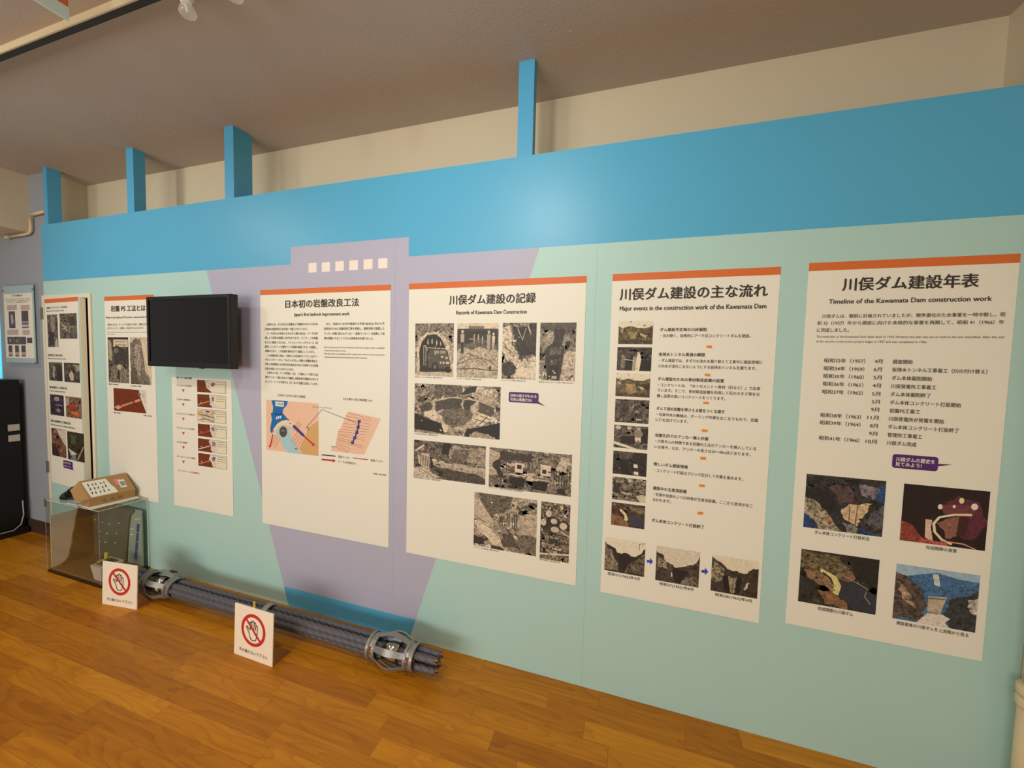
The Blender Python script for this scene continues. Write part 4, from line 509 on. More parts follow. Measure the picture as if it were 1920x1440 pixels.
 ('t','english_paragraph',[('Bedrock improvement work was executed for the first time in Japan in order to strengthen',470.1,864.8,1074.8,12.2,0,None),('the ground that supports the dam.',470.3,617.3,1056.4,12.4,0,None),('Fifty years after its completion,anchor replacement work was done as preventive',470.4,865.4,1038.7,12.2,0,None),('maintenance,ensuring the dam will continue to be used for a long time.',470.6,755.1,1020.1,12.3,0,None)]),
 ('t','diagram_label',[('【川俣ダムを空から見た平面図】',132.6,333.2,789.4,16.2,0,None)]),
 ('t','diagram_label',[('【山を横から見た断面図】A-A',601.0,789.7,791.9,15.2,0,None)]),
 ('s','dam_plan_diagram',[((236,196,168),[(37.6,757.1),(428.1,756.8),(427.7,456.0),(39.6,456.4)]),((214,170,112),[(428.8,658.3),(370.8,625.0),(337.4,572.8),(309.3,525.1),(283.8,486.4),(315.4,455.3),(427.7,456.0)]),((168,208,216),[(152.0,615.2),(245.7,606.3),(216.8,592.6),(216.8,572.0),(257.7,516.0),(283.9,472.7),(315.4,455.3),(202.7,453.4),(164.2,486.7),(140.3,547.2),(107.4,553.7),(116.3,582.3)]),((14,108,178),[(80.0,757.1),(206.2,758.8),(198.7,735.5),(169.5,706.2),(166.6,685.4),(199.0,657.7),(222.4,645.7),(157.9,638.7),(122.2,617.6),(95.3,587.7),(83.3,556.4),(70.0,569.3),(71.1,597.4),(83.2,644.9),(74.1,676.9),(89.1,687.2),(93.3,715.3)]),((236,216,184),[(86.3,554.3),(93.5,585.2),(125.2,620.1),(157.9,638.7),(193.2,647.2),(228.2,643.8),(252.6,629.6),(237.0,607.9),(210.8,616.4),(181.5,618.8),(152.0,612.9),(122.3,589.8),(104.4,553.5)]),((190,90,80),[(281.7,646.0),(241.7,588.3),(244.2,587.4),(284.2,645.0)]),((190,90,80),[(293.2,642.3),(253.3,584.7),(255.8,583.7),(295.6,641.3)]),((190,90,80),[(304.6,634.1),(264.8,576.5),(267.3,575.5),(307.1,633.1)]),((190,90,80),[(267.7,576.7),(227.5,518.4),(230.0,517.5),(270.2,575.8)]),((190,90,80),[(282.1,568.8),(242.0,510.5),(244.5,509.6),(284.6,567.9)]),((190,90,80),[(296.5,560.9),(256.5,502.7),(259.0,501.8),(298.9,560.0)]),((190,90,80),[(308.0,548.3),(268.1,490.1),(270.6,489.1),(310.4,547.3)]),((190,90,80),[(115.1,550.3),(73.0,490.6),(75.6,489.7),(117.7,549.3)]),((190,90,80),[(130.1,544.6),(88.2,485.0),(90.8,484.0),(132.7,543.6)]),((190,90,80),[(145.0,534.3),(103.2,474.7),(105.8,473.7),(147.6,533.3)]),((70,60,140),[(237.2,611.2),(316.2,556.2),(330.4,569.0),(251.8,624.0)]),((190,50,40),[(318.2,560.1),(387.7,515.6),(394.5,522.2),(325.0,566.7)]),((190,50,40),[(402.3,511.0),(380.0,511.2),(396.6,530.7)]),((190,50,40),[(85.3,552.8),(63.5,480.6),(73.0,479.8),(94.6,551.8)]),((190,50,40),[(63.4,468.0),(56.1,486.1),(80.4,485.1)]),((86,70,58),[(199.3,577.4),(196.4,563.2),(188.3,551.4),(176.5,544.1),(163.4,543.0),(151.5,548.3),(143.2,558.8),(140.2,572.7),(143.1,587.0),(151.3,598.9),(163.2,606.0),(176.3,607.0),(188.1,601.7),(196.3,591.2)]),((200,70,50),[(222.4,632.0),(239.9,623.2),(213.7,626.7)]),((225,70,50),[(90.5,577.8),(91.7,566.2),(97.7,567.1),(96.5,578.6)]),((240,235,225),[(111.2,752.0),(176.4,751.6),(175.3,723.1),(111.3,723.8)]),((215,225,235),[(115.0,660.2),(126.9,662.8),(125.8,646.1),(115.0,644.4)]),((215,225,235),[(129.3,664.4),(141.2,667.1),(140.0,650.4),(129.3,648.7)]),((215,225,235),[(144.7,668.7),(156.6,671.3),(155.4,654.7),(144.8,653.0)]),((60,50,46),[(344.6,614.6),(360.3,610.4),(349.4,595.0),(353.3,593.5),(364.7,611.4),(346.6,618.0)]),((60,50,46),[(256.0,485.0),(266.6,476.1),(278.1,486.9),(274.5,489.0),(266.6,479.7),(259.7,487.5)])]),
 ('t','diagram_label',[('川俣湖',119.0,169.4,737.3,18.9,0,None)]),
 ('t','diagram_label',[('川俣ダム',153.3,186.3,581.5,11.1,0,(220,200,180))]),
 ('t','diagram_label',[('ダム湖',107.2,154.8,675.6,14.3,0.02,(20,30,60))]),
 ('s','section_diagram',[((236,196,168),[(634.1,725.0),(843.9,698.9),(737.2,492.5),(517.5,492.9),(519.9,517.4),(546.7,519.9),(564.4,613.6),(582.8,628.1),(613.6,695.6)]),((150,90,75),[(626.2,715.0),(784.5,693.9),(784.9,695.5),(626.7,716.7)]),((150,90,75),[(615.9,699.2),(787.2,679.2),(787.6,680.9),(616.4,700.9)]),((150,90,75),[(608.3,681.3),(782.4,662.0),(782.8,663.6),(608.7,683.1)]),((150,90,75),[(600.8,654.7),(777.7,648.9),(777.9,650.6),(601.1,656.5)]),((150,90,75),[(593.1,636.8),(767.9,633.2),(768.1,635.0),(593.4,638.5)]),((150,90,75),[(580.1,620.5),(758.1,619.7),(758.3,621.4),(580.3,622.2)]),((150,90,75),[(567.0,608.5),(750.7,602.0),(751.0,603.8),(567.3,610.3)]),((150,90,75),[(567.1,595.4),(740.8,584.1),(741.2,585.8),(567.4,597.2)]),((150,90,75),[(564.5,586.4),(738.5,571.1),(738.8,572.8),(564.9,588.2)]),((150,90,75),[(561.9,573.1),(666.9,560.5),(667.4,562.2),(562.4,574.8)]),((150,90,75),[(559.3,559.8),(661.9,534.1),(662.7,535.8),(560.0,561.4)]),((150,90,75),[(551.3,548.1),(649.1,515.6),(650.0,517.2),(552.3,549.8)]),((150,90,75),[(551.4,535.0),(638.8,499.4),(639.9,501.0),(552.5,536.6)]),((150,90,75),[(546.2,521.3),(623.2,493.6),(624.2,495.2),(547.2,522.9)]),((150,90,75),[(556.7,563.9),(733.8,538.6),(734.3,540.3),(557.2,565.6)]),((150,90,75),[(656.7,542.3),(723.7,526.9),(724.4,528.6),(657.4,544.0)]),((90,75,66),[(338.5,608.1),(453.4,723.0),(610.6,682.4),(709.0,658.2),(710.1,660.7),(611.7,684.9),(452.6,725.5),(335.9,609.7)]),((62,52,140),[(701.8,676.8),(694.5,644.2),(685.8,613.0),(672.5,583.0),(657.4,554.6),(666.8,551.7),(682.0,580.3),(695.6,611.1),(704.5,643.1),(711.8,675.9)]),((62,52,140),[(696.5,682.4),(716.9,682.2),(717.1,668.5),(696.7,668.7)]),((62,52,140),[(689.2,649.7),(709.7,649.6),(709.9,635.9),(689.4,636.0)]),((62,52,140),[(680.4,618.1),(700.9,618.0),(701.1,604.3),(680.6,604.3)]),((62,52,140),[(666.8,587.7),(687.4,587.7),(687.6,573.9),(667.0,573.9)]),((62,52,140),[(651.7,559.1),(672.4,559.2),(672.5,545.4),(651.8,545.3)]),((60,52,46),[(517.1,517.2),(547.7,518.7),(547.9,521.3),(517.3,519.8)])]),
 ('t','diagram_label',[('トランスミッティングウォール',386.8,522.1,735.2,12.1,0,None)]),
 ('s','legend_line',[((56,50,44),[(449.3,461.8),(548.0,463.2),(548.7,469.4),(450.0,468.1)])]),
 ('s','legend_line',[((190,50,40),[(664.4,465.4),(762.5,466.0),(763.1,471.1),(665.0,470.6)])]),
 ('s','legend_arrow',[((190,50,40),[(449.3,433.2),(530.9,435.0),(532.0,444.8),(450.4,443.1)]),((190,50,40),[(528.6,449.8),(550.2,439.6),(527.2,428.8)])]),
 ('t','legend_text',[('既設アンカー',567.0,650.2,465.8,15.6,0,None)]),
 ('t','legend_text',[('更新アンカー',781.9,864.7,466.8,15.1,0,None)]),
 ('t','legend_text',[('アーチの作用の力',566.2,683.1,437.8,15.6,0,None)]),
 ('t','caption',[('資料提供：川俣ダム管理所',799.0,881.5,395.8,8.1,0.02,None)]),
]),
'P3': ([-2.895, -2.357, 0.485, 1.345], [
 ('t','heading',[('◆アンカーの施工順序',49.9,189.7,858.0,14.2,0.02,None)]),
 ('t','step_text',[('① アンカー孔の削孔',48.5,188.7,807.6,12.2,0.01,None)]),
 ('s','red_arrow',[((200,70,60),[(94.7,783.6),(121.0,783.0),(108.5,764.7)])]),
 ('t','step_text',[('② 孔内への鋼管挿入',46.1,176.3,715.5,12.4,0.01,None)]),
 ('s','red_arrow',[((200,70,60),[(92.4,691.0),(118.9,690.6),(106.3,672.0)])]),
 ('t','step_text',[('③ アンカーテンドンの組み立て',43.5,216.9,621.4,12.5,0.01,None)]),
 ('s','red_arrow',[((200,70,60),[(90.0,596.4),(116.7,596.2),(104.0,577.3)])]),
 ('t','step_text',[('④ アンカーテンドンの挿入',40.9,208.1,527.4,12.6,0.01,None)]),
 ('s','red_arrow',[((200,70,60),[(87.7,501.8),(114.5,501.8),(101.7,482.7)])]),
 ('t','step_text',[('⑤ 注入作業',38.3,134.6,431.7,12.8,0.01,None)]),
 ('s','red_arrow',[((200,70,60),[(85.3,407.3),(112.3,407.5),(99.4,388.0)])]),
 ('t','step_text',[('⑥ アンカーテンドンの緊張',35.6,208.2,335.8,12.9,0.01,None)]),
 ('s','red_arrow',[((200,70,60),[(82.9,310.7),(110.0,311.2),(97.1,291.4)])]),
 ('t','step_text',[('⑦ アンカーヘッドの処理完了',45.7,245.9,241.0,13.7,0.01,(190,60,50))]),
 ('p','step_picture',(237.6,773.0,491.1,850.5),(228,216,188),0,[((70,60,55),0,[(0.0,0.0),(1.0,0.0),(1.0,1.0),(0.0,1.0)]),((228,216,188),0,[(0.012,0.02),(0.988,0.02),(0.988,0.98),(0.012,0.98)]),((110,48,18),0.15,[(0.01,0.02),(0.28,0.02),(0.33,0.6),(0.52,0.98),(0.01,0.98)]),((210,196,190),0.25,[(0.3,0.02),(0.62,0.02),(0.62,0.98),(0.52,0.98),(0.36,0.6)]),((120,105,120),0.3,[(0.5,0.2),(0.6,0.15),(0.6,0.45),(0.52,0.5)]),((110,100,92),0,[(0.66,0.1),(0.96,0.1),(0.96,0.13),(0.66,0.13)]),((110,100,92),0,[(0.66,0.27),(0.96,0.27),(0.96,0.3),(0.66,0.3)])]),
 ('p','step_picture',(237.8,678.5,489.1,759.2),(228,216,188),0,[((70,60,55),0,[(0.0,0.0),(1.0,0.0),(1.0,1.0),(0.0,1.0)]),((228,216,188),0,[(0.012,0.02),(0.988,0.02),(0.988,0.98),(0.012,0.98)]),((110,48,18),0.15,[(0.01,0.02),(0.42,0.02),(0.46,0.6),(0.52,0.98),(0.01,0.98)]),((210,196,190),0.25,[(0.42,0.02),(0.62,0.02),(0.62,0.98),(0.52,0.98),(0.46,0.6)]),((120,105,120),0.3,[(0.5,0.2),(0.6,0.15),(0.6,0.45),(0.52,0.5)]),((206,160,70),0,[(0.047,0.869),(0.437,0.519),(0.403,0.481),(0.013,0.831)]),((230,150,120),0,[(0.15,0.65),(0.141,0.685),(0.12,0.7),(0.099,0.685),(0.09,0.65),(0.099,0.615),(0.12,0.6),(0.141,0.615)]),((110,100,92),0,[(0.66,0.1),(0.96,0.1),(0.96,0.13),(0.66,0.13)]),((110,100,92),0,[(0.66,0.27),(0.96,0.27),(0.96,0.3),(0.66,0.3)]),((110,100,92),0,[(0.66,0.44),(0.96,0.44),(0.96,0.47),(0.66,0.47)])]),
 ('p','step_picture',(236.9,582.8,488.6,664.6),(228,216,188),0,[((70,60,55),0,[(0.0,0.0),(1.0,0.0),(1.0,1.0),(0.0,1.0)]),((228,216,188),0,[(0.012,0.02),(0.988,0.02),(0.988,0.98),(0.012,0.98)]),((196,180,158),0.3,[(0.01,0.02),(0.62,0.02),(0.62,0.98),(0.01,0.98)]),((60,50,50),0.2,[(0.01,0.428),(0.29,0.528),(0.591,0.628),(0.609,0.572),(0.31,0.472),(0.03,0.372)]),((90,80,80),0.2,[(0.059,0.873),(0.295,0.775),(0.565,0.97),(0.595,0.93),(0.305,0.725),(0.041,0.827)]),((205,150,60),0,[(0.06,0.2),(0.12,0.2),(0.12,0.6),(0.06,0.6)]),((205,150,60),0,[(0.5,0.1),(0.53,0.1),(0.53,0.4),(0.5,0.4)]),((60,50,50),0,[(0.3,0.1),(0.42,0.1),(0.42,0.22),(0.3,0.22)]),((110,100,92),0,[(0.66,0.1),(0.96,0.1),(0.96,0.13),(0.66,0.13)]),((110,100,92),0,[(0.66,0.27),(0.96,0.27),(0.96,0.3),(0.66,0.3)]),((110,100,92),0,[(0.66,0.44),(0.96,0.44),(0.96,0.47),(0.66,0.47)]),((110,100,92),0,[(0.66,0.61),(0.71,0.61),(0.71,0.64),(0.66,0.64)])]),
 ('p','step_picture',(237.4,487.4,489.3,568.6),(228,216,188),0,[((70,60,55),0,[(0.0,0.0),(1.0,0.0),(1.0,1.0),(0.0,1.0)]),((228,216,188),0,[(0.012,0.02),(0.988,0.02),(0.988,0.98),(0.012,0.98)]),((110,48,18),0.15,[(0.01,0.02),(0.42,0.02),(0.46,0.6),(0.52,0.98),(0.01,0.98)]),((210,196,190),0.25,[(0.42,0.02),(0.62,0.02),(0.62,0.98),(0.52,0.98),(0.46,0.6)]),((120,105,120),0.3,[(0.5,0.2),(0.6,0.15),(0.6,0.45),(0.52,0.5)]),((170,80,60),0,[(0.047,0.869),(0.437,0.519),(0.403,0.481),(0.013,0.831)]),((230,150,120),0,[(0.15,0.65),(0.141,0.685),(0.12,0.7),(0.099,0.685),(0.09,0.65),(0.099,0.615),(0.12,0.6),(0.141,0.615)]),((110,100,92),0,[(0.66,0.1),(0.96,0.1),(0.96,0.13),(0.66,0.13)]),((110,100,92),0,[(0.66,0.27),(0.96,0.27),(0.96,0.3),(0.66,0.3)])]),
 ('p','step_picture',(236.1,390.2,489.7,473.0),(228,216,188),0,[((70,60,55),0,[(0.0,0.0),(1.0,0.0),(1.0,1.0),(0.0,1.0)]),((228,216,188),0,[(0.012,0.02),(0.988,0.02),(0.988,0.98),(0.012,0.98)]),((110,48,18),0.15,[(0.01,0.02),(0.42,0.02),(0.46,0.6),(0.52,0.98),(0.01,0.98)]),((210,196,190),0.25,[(0.42,0.02),(0.62,0.02),(0.62,0.98),(0.52,0.98),(0.46,0.6)]),((120,105,120),0.3,[(0.5,0.2),(0.6,0.15),(0.6,0.45),(0.52,0.5)]),((230,200,190),0,[(0.047,0.869),(0.437,0.519),(0.403,0.481),(0.013,0.831)]),((230,150,120),0,[(0.15,0.65),(0.141,0.685),(0.12,0.7),(0.099,0.685),(0.09,0.65),(0.099,0.615),(0.12,0.6),(0.141,0.615)]),((110,100,92),0,[(0.66,0.1),(0.96,0.1),(0.96,0.13),(0.66,0.13)]),((110,100,92),0,[(0.66,0.27),(0.96,0.27),(0.96,0.3),(0.66,0.3)]),((110,100,92),0,[(0.66,0.44),(0.96,0.44),(0.96,0.47),(0.66,0.47)])]),
 ('p','step_picture',(236.0,293.4,491.2,376.7),(228,216,188),0,[((70,60,55),0,[(0.0,0.0),(1.0,0.0),(1.0,1.0),(0.0,1.0)]),((228,216,188),0,[(0.012,0.02),(0.988,0.02),(0.988,0.98),(0.012,0.98)]),((110,48,18),0.15,[(0.01,0.02),(0.42,0.02),(0.46,0.6),(0.52,0.98),(0.01,0.98)]),((210,196,190),0.25,[(0.42,0.02),(0.62,0.02),(0.62,0.98),(0.52,0.98),(0.46,0.6)]),((120,105,120),0.3,[(0.5,0.2),(0.6,0.15),(0.6,0.45),(0.52,0.5)]),((200,130,110),0,[(0.047,0.869),(0.437,0.519),(0.403,0.481),(0.013,0.831)]),((230,150,120),0,[(0.15,0.65),(0.141,0.685),(0.12,0.7),(0.099,0.685),(0.09,0.65),(0.099,0.615),(0.12,0.6),(0.141,0.615)]),((110,100,92),0,[(0.66,0.1),(0.96,0.1),(0.96,0.13),(0.66,0.13)]),((110,100,92),0,[(0.66,0.27),(0.96,0.27),(0.96,0.3),(0.66,0.3)]),((110,100,92),0,[(0.66,0.44),(0.96,0.44),(0.96,0.47),(0.66,0.47)]),((110,100,92),0,[(0.66,0.61),(0.71,0.61),(0.71,0.64),(0.66,0.64)])]),
]),
'P2': ([-3.5685, -3.053, 0.478, 1.888], [
 ('t','title',[('岩盤 PS 工法とは',70.1,432.0,1322.3,44.6,0.026,None)]),
 ('t','subtitle',[('What is the bedrock PS anchor construction method?',11.1,505.9,1262.9,18.6,0.012,None)]),
 ('t','paragraph',[('岩盤PS工法とは、ボーリングで岩盤に孔を掘り、鋼線を孔の奥に固',28.1,485.1,1213.7,16.5,0,None),('定することで、岩盤を一体化させる工法です。',26.7,414.4,1188.3,16.6,0,None)]),
 ('t','english_paragraph',[('Bedrock PS anchoring inserts steel strands into drilled holes to bind the rock mass',25.3,483.2,1161.5,9.4,0,None),('into one body.',24.4,105.7,1147.2,9.6,0,None)]),
 ('p','photograph',(22.8,807.8,245.1,1126.5),(78,72,63),0.7,[((160,148,129),0.3,[(0.0,0.05),(0.16,0.1),(0.2,0.55),(0.02,0.45)]),((50,46,40),0.2,[(0.0,0.0),(1.0,0.0),(1.0,0.045),(0.0,0.045)]),((205,189,166),0,[(0.28,0.05),(0.98,0.05),(0.98,0.21),(0.28,0.21)]),((110,101,89),0.0,[(0.36,0.09),(0.85,0.09),(0.85,0.105),(0.36,0.105)]),((110,101,89),0,[(0.36,0.16),(0.9,0.16),(0.9,0.175),(0.36,0.175)]),((60,55,48),0.3,[(0.25,0.25),(1.0,0.25),(1.0,0.55),(0.3,0.6)]),((120,111,97),0.3,[(0.3,0.25),(0.5,0.24),(0.5,0.35),(0.35,0.36)]),((120,111,97),0.6,[(0.1,0.7),(0.5,0.6),(0.95,0.7),(1.0,1.0),(0.0,1.0)]),((176,162,142),0.1,[(0.67,0.65),(0.658,0.676),(0.625,0.697),(0.577,0.708),(0.523,0.708),(0.475,0.697),(0.442,0.676),(0.43,0.65),(0.442,0.624),(0.475,0.603),(0.523,0.592),(0.577,0.592),(0.625,0.603),(0.658,0.624)]),((40,37,32),0.1,[(0.45,0.73),(0.45,0.92),(0.55,0.92),(0.55,0.73)])]),
 ('p','photograph',(260.7,805.3,475.4,1127.7),(196,181,158),0.15,[((112,103,90),0.7,[(0.02,0.12),(0.2,0.05),(0.5,0.03),(0.62,0.35),(0.95,0.95),(0.95,1.0),(0.0,1.0)]),((150,138,121),0.5,[(0.2,0.2),(0.5,0.1),(0.55,0.6),(0.4,0.9),(0.2,0.6)]),((215,198,174),0,[(0.577,0.061),(0.927,0.811),(0.973,0.789),(0.623,0.039)]),((90,83,72),0.4,[(0.05,0.6),(0.3,0.7),(0.4,1.0),(0.0,1.0)])]),
 ('t','caption',[('岩盤PS工法の概念図',19.8,125.1,794.1,10.6,0.02,None)]),
 ('t','caption',[('PS工法を施した岩盤',258.9,367.0,791.3,10.3,0.02,None)]),
 ('p','section_picture',(71.3,608.3,415.9,769.4),(228,216,188),0,[((110,48,18),0.12,[(0.0,0.0),(0.79,0.02),(0.82,0.3),(0.87,0.5),(1.0,1.0),(0.0,1.0)]),((215,205,200),0.4,[(0.79,0.02),(1.0,0.0),(1.0,0.6),(0.88,0.5),(0.82,0.3)]),((120,110,130),0.3,[(0.79,0.1),(0.86,0.2),(0.84,0.35),(0.8,0.3)]),((222,160,135),0.2,[(0.109,0.941),(0.249,0.841),(0.191,0.759),(0.051,0.859)]),((200,140,118),0.2,[(0.258,0.81),(0.618,0.59),(0.582,0.53),(0.222,0.75)]),((226,150,125),0.2,[(0.683,0.573),(0.843,0.463),(0.797,0.397),(0.637,0.507)]),((235,215,205),0,[(0.027,0.868),(0.167,0.748),(0.153,0.732),(0.013,0.852)])]),
 ('t','caption',[('岩盤PS工法 断面図',67.5,141.5,593.1,10.0,0.02,None)]),
 ('t','caption',[('資料提供：川俣ダム管理所',387.1,470.4,592.7,8.8,0.02,None)]),
]),
'P1': ([0.0, 0.488, 0.485, 1.885], [
 ('t','heading',[('岩盤ＰＳアンカー工の状況',29.5,336.7,1333.1,16.5,0.02,None),('Bedrock PS anchor work',28.1,288.8,1309.3,14.5,0.01,None)]),
 ('t','heading',[('岩盤改良工事の状況',21.6,244.5,980.3,18.0,0.02,None),('Bedrock improvement work',20.2,288.5,955.4,15.7,0.01,None)]),
 ('t','heading',[('仮設備の工事状況',25.4,287.5,737.7,18.9,0.02,None),('Work on temporary facilities',26.5,265.1,710.2,16.6,0.01,None)]),
 ('t','heading',[('取水設備の工事状況',27.7,325.8,480.3,19.9,0.02,None),('Work on the intake facilities',26.1,386.5,451.0,17.4,0.01,None)]),
 ('p','photograph',(29.8,1042.4,186.1,1283.9),(88,81,71),0.8,[((140,129,113),0.6,[(0.35,0.0),(0.8,0.1),(0.7,0.5),(0.45,0.6)]),((45,41,36),0.3,[(0.1,0.5),(0.6,0.55),(0.6,0.95),(0.15,0.95)]),((190,175,153),0.2,[(0.7,0.85),(0.95,0.75),(0.95,1.0),(0.7,1.0)])]),
 ('p','photograph',(217.2,1104.4,463.0,1286.5),(92,85,74),0.9,[((160,148,129),0.4,[(-0.012,0.316),(0.488,0.716),(0.512,0.684),(0.012,0.284)]),((170,157,137),0.4,[(0.101,0.615),(1.001,0.565),(0.999,0.535),(0.099,0.585)]),((150,138,121),0.4,[(0.786,0.094),(0.536,0.694),(0.564,0.706),(0.814,0.106)]),((60,55,48),0.4,[(0.5,0.1),(0.9,0.1),(0.85,0.5),(0.6,0.45)])]),
 ('p','photograph',(28.8,789.0,229.6,928.1),(84,77,68),0.6,[((160,148,129),0.4,[(0.3,0.2),(0.5,0.3),(0.45,0.9),(0.25,0.8)]),((40,37,32),0.2,[(0.55,0.1),(1.0,0.2),(1.0,1.0),(0.6,1.0)])]),
 ('p','photograph',(256.2,787.3,478.5,928.4),(70,64,56),0.6,[((190,175,153),0.2,[(0.3,0.6),(0.5,0.4),(0.62,0.6),(0.6,0.9),(0.4,0.9)]),((150,138,121),0.5,[(0.6,0.1),(1.0,0.1),(1.0,0.4),(0.8,0.4)])]),
 ('p','photograph',(26.1,527.7,234.1,683.6),(60,48,62),0.6,[((150,140,160),0.3,[(0.7,0.2),(0.68,0.252),(0.625,0.294),(0.545,0.317),(0.455,0.317),(0.375,0.294),(0.32,0.252),(0.3,0.2),(0.32,0.148),(0.375,0.106),(0.455,0.083),(0.545,0.083),(0.625,0.106),(0.68,0.148)]),((140,130,150),0.3,[(0.75,0.75),(0.735,0.793),(0.694,0.828),(0.633,0.847),(0.567,0.847),(0.506,0.828),(0.465,0.793),(0.45,0.75),(0.465,0.707),(0.506,0.672),(0.567,0.653),(0.633,0.653),(0.694,0.672),(0.735,0.707)]),((120,110,130),0.2,[(0.4,0.54),(0.9,0.54),(0.9,0.46),(0.4,0.46)])]),
 ('p','photograph',(263.8,527.6,487.3,680.8),(105,82,66),0.7,[((170,160,150),0.3,[(0.0,0.1),(0.2,0.0),(0.2,0.4),(0.0,0.5)]),((160,60,35),0.3,[(0.15,0.4),(0.6,0.35),(0.6,0.6),(0.15,0.6)]),((205,110,40),0.4,[(0.3,0.65),(0.8,0.7),(0.7,0.95),(0.3,0.9)]),((150,90,90),0.4,[(0.8,0.3),(1.0,0.3),(1.0,1.0),(0.8,0.9)])]),
 ('p','photograph',(28.9,213.5,243.5,424.9),(110,78,62),0.5,[((205,196,186),0.15,[(0.35,0.02),(1.0,0.02),(1.0,0.6),(0.6,0.25)]),((140,110,90),0.3,[(0.279,0.121),(0.879,0.721),(0.921,0.679),(0.321,0.079)]),((60,40,36),0.3,[(0.0,0.5),(0.4,0.7),(0.5,1.0),(0.0,1.0)])]),
 ('p','photograph',(266.7,209.2,501.4,421.2),(58,50,40),0.5,[((70,88,52),0.5,[(0.1,0.0),(0.6,0.1),(0.5,0.4),(0.2,0.4)]),((200,195,190),0.2,[(0.05,0.6),(0.2,0.65),(0.6,0.75),(0.2,0.85)]),((110,130,140),0.3,[(0.2,0.8),(0.5,0.8),(0.5,1.0),(0.2,1.0)]),((160,140,105),0.1,[(0.631,0.975),(1.031,0.475),(0.969,0.425),(0.569,0.925)])]),
 ('s','speech_bubble',[((80,35,110),[(331.4,183.9),(330.6,188.0),(328.3,191.4),(324.9,193.7),(320.9,194.5),(202.5,194.5),(198.5,193.7),(195.1,191.4),(192.8,188.0),(192.0,183.9),(192.0,146.5),(192.8,142.5),(195.1,139.1),(198.5,136.8),(202.5,136.0),(320.9,136.0),(324.9,136.8),(328.3,139.1),(330.6,142.5),(331.4,146.5)]),((80,35,110),[(309.5,170.7),(345.9,134.7),(295.2,134.5)])]),
 ('t','speech_text',[('岩盤の工事は',201.3,309.7,176.7,13.7,0.02,(240,235,225)),('大変だったよ!',200.5,309.1,153.1,13.8,0.02,(240,235,225))]),
]),
'P0': ([-4.9545, -4.5525, 1.434, 1.9535], [
 ('t','title',[('アプリの使い方',121.0,274.3,502.3,17.3,0.02,None)]),
 ('t','paragraph',[('スマートフォンにアプリを入れてください',22.1,376.1,476.3,10.4,0,None),('カメラを絵にかざすと動画が見られます',31.1,375.4,463.2,10.4,0,None),('くわしくは係員まで',40.0,346.6,449.6,10.4,0,None)]),
 ('s','text_box',[((196,176,172),[(43.9,428.3),(184.2,429.6),(183.7,388.0),(43.5,387.4)])]),
 ('s','text_box',[((196,176,172),[(241.2,424.8),(363.6,425.4),(363.0,385.4),(240.6,384.5)])]),
 ('s','text_box',[((196,176,172),[(32.6,229.9),(191.6,232.0),(191.0,189.2),(32.0,186.5)])]),
 ('s','text_box',[((196,176,172),[(252.9,226.5),(351.5,228.8),(349.0,189.1),(252.4,186.5)])]),
 ('p','picture',(63.9,242.0,153.2,378.3),(78,72,80),0.3,[((160,160,170),0.3,[(0.2,0.25),(0.7,0.2),(0.8,0.6),(0.4,0.8)])]),
 ('p','picture',(247.1,241.2,341.6,380.2),(78,72,80),0.3,[((150,140,145),0.2,[(0.0,0.6),(1.0,0.6),(1.0,0.72),(0.0,0.72)]),((190,170,170),0.1,[(0.0,0.78),(1.0,0.78),(1.0,0.95),(0.0,0.95)])]),
 ('p','picture',(28.4,109.4,119.3,170.9),(78,72,80),0.3,[((130,130,150),0.3,[(0.2,0.3),(0.8,0.3),(0.5,0.8)])]),
 ('p','picture',(122.2,109.9,210.9,172.0),(78,72,80),0.3,[((120,120,90),0.3,[(0.2,0.4),(0.8,0.3),(0.6,0.9)])]),
 ('p','picture',(213.7,110.4,297.1,172.1),(78,72,80),0.3,[]),
 ('p','picture',(310.3,122.5,382.4,165.8),(78,72,80),0.3,[]),
 ('p','picture',(40.1,12.1,94.3,100.8),(78,72,80),0.3,[((176,150,150),0.1,[(0.0,0.6),(1.0,0.6),(1.0,0.9),(0.0,0.9)])]),
 ('p','picture',(134.5,11.9,189.8,101.4),(78,72,80),0.3,[((176,150,150),0.1,[(0.0,0.6),(1.0,0.6),(1.0,0.9),(0.0,0.9)])]),
 ('p','picture',(225.3,13.1,285.1,101.9),(78,72,80),0.3,[((176,150,150),0.1,[(0.0,0.6),(1.0,0.6),(1.0,0.9),(0.0,0.9)])]),
]),
}
NEED = [(l[0], l[5]) for _r, its in PANELS.values() for it in its if it[0] == 't' for l in it[2]]
NEED += [('手を触れないで下さい', 0), ('岩盤PS工法 断面模型', 0.01), ('TEL 03-1234', 0), ('取扱注意', 0.02), ('岩盤PSアンカー', 0.01)]
prepare_text(sorted(set(NEED)))

# ------------------------------------------------------------------ the room
ZC, YB, XL, XR, ZT = 2.862, 0.285, -4.34, 1.315, 2.442
bm = bmesh.new(); box(bm, -7.5, 1.5, -6.5, 0.4, -0.05, 0.0); struct(link('floor', bm, floor_m))
bm = bmesh.new(); box(bm, -7.5, 1.5, -6.5, 0.4, ZC, ZC+0.05)
ceiling = struct(link('ceiling', bm, ceil_m))
bm = bmesh.new(); box(bm, XL, XR, YB, YB+0.1, 0, ZC); struct(link('wall_back', bm, cream))
bm = bmesh.new(); box(bm, XL-0.045, XL, 0.0525, YB+0.1, 0, ZC); struct(link('wall_left', bm, cream))
bm = bmesh.new(); box(bm, -7.5, XL-0.0005, 0.05, 0.0525, 0, ZC); struct(link('wall_front', bm, grey_blue))
bm = bmesh.new(); box(bm, XR, XR+0.1, -6.5, YB+0.1, 0, ZC); struct(link('wall_right', bm, cream))
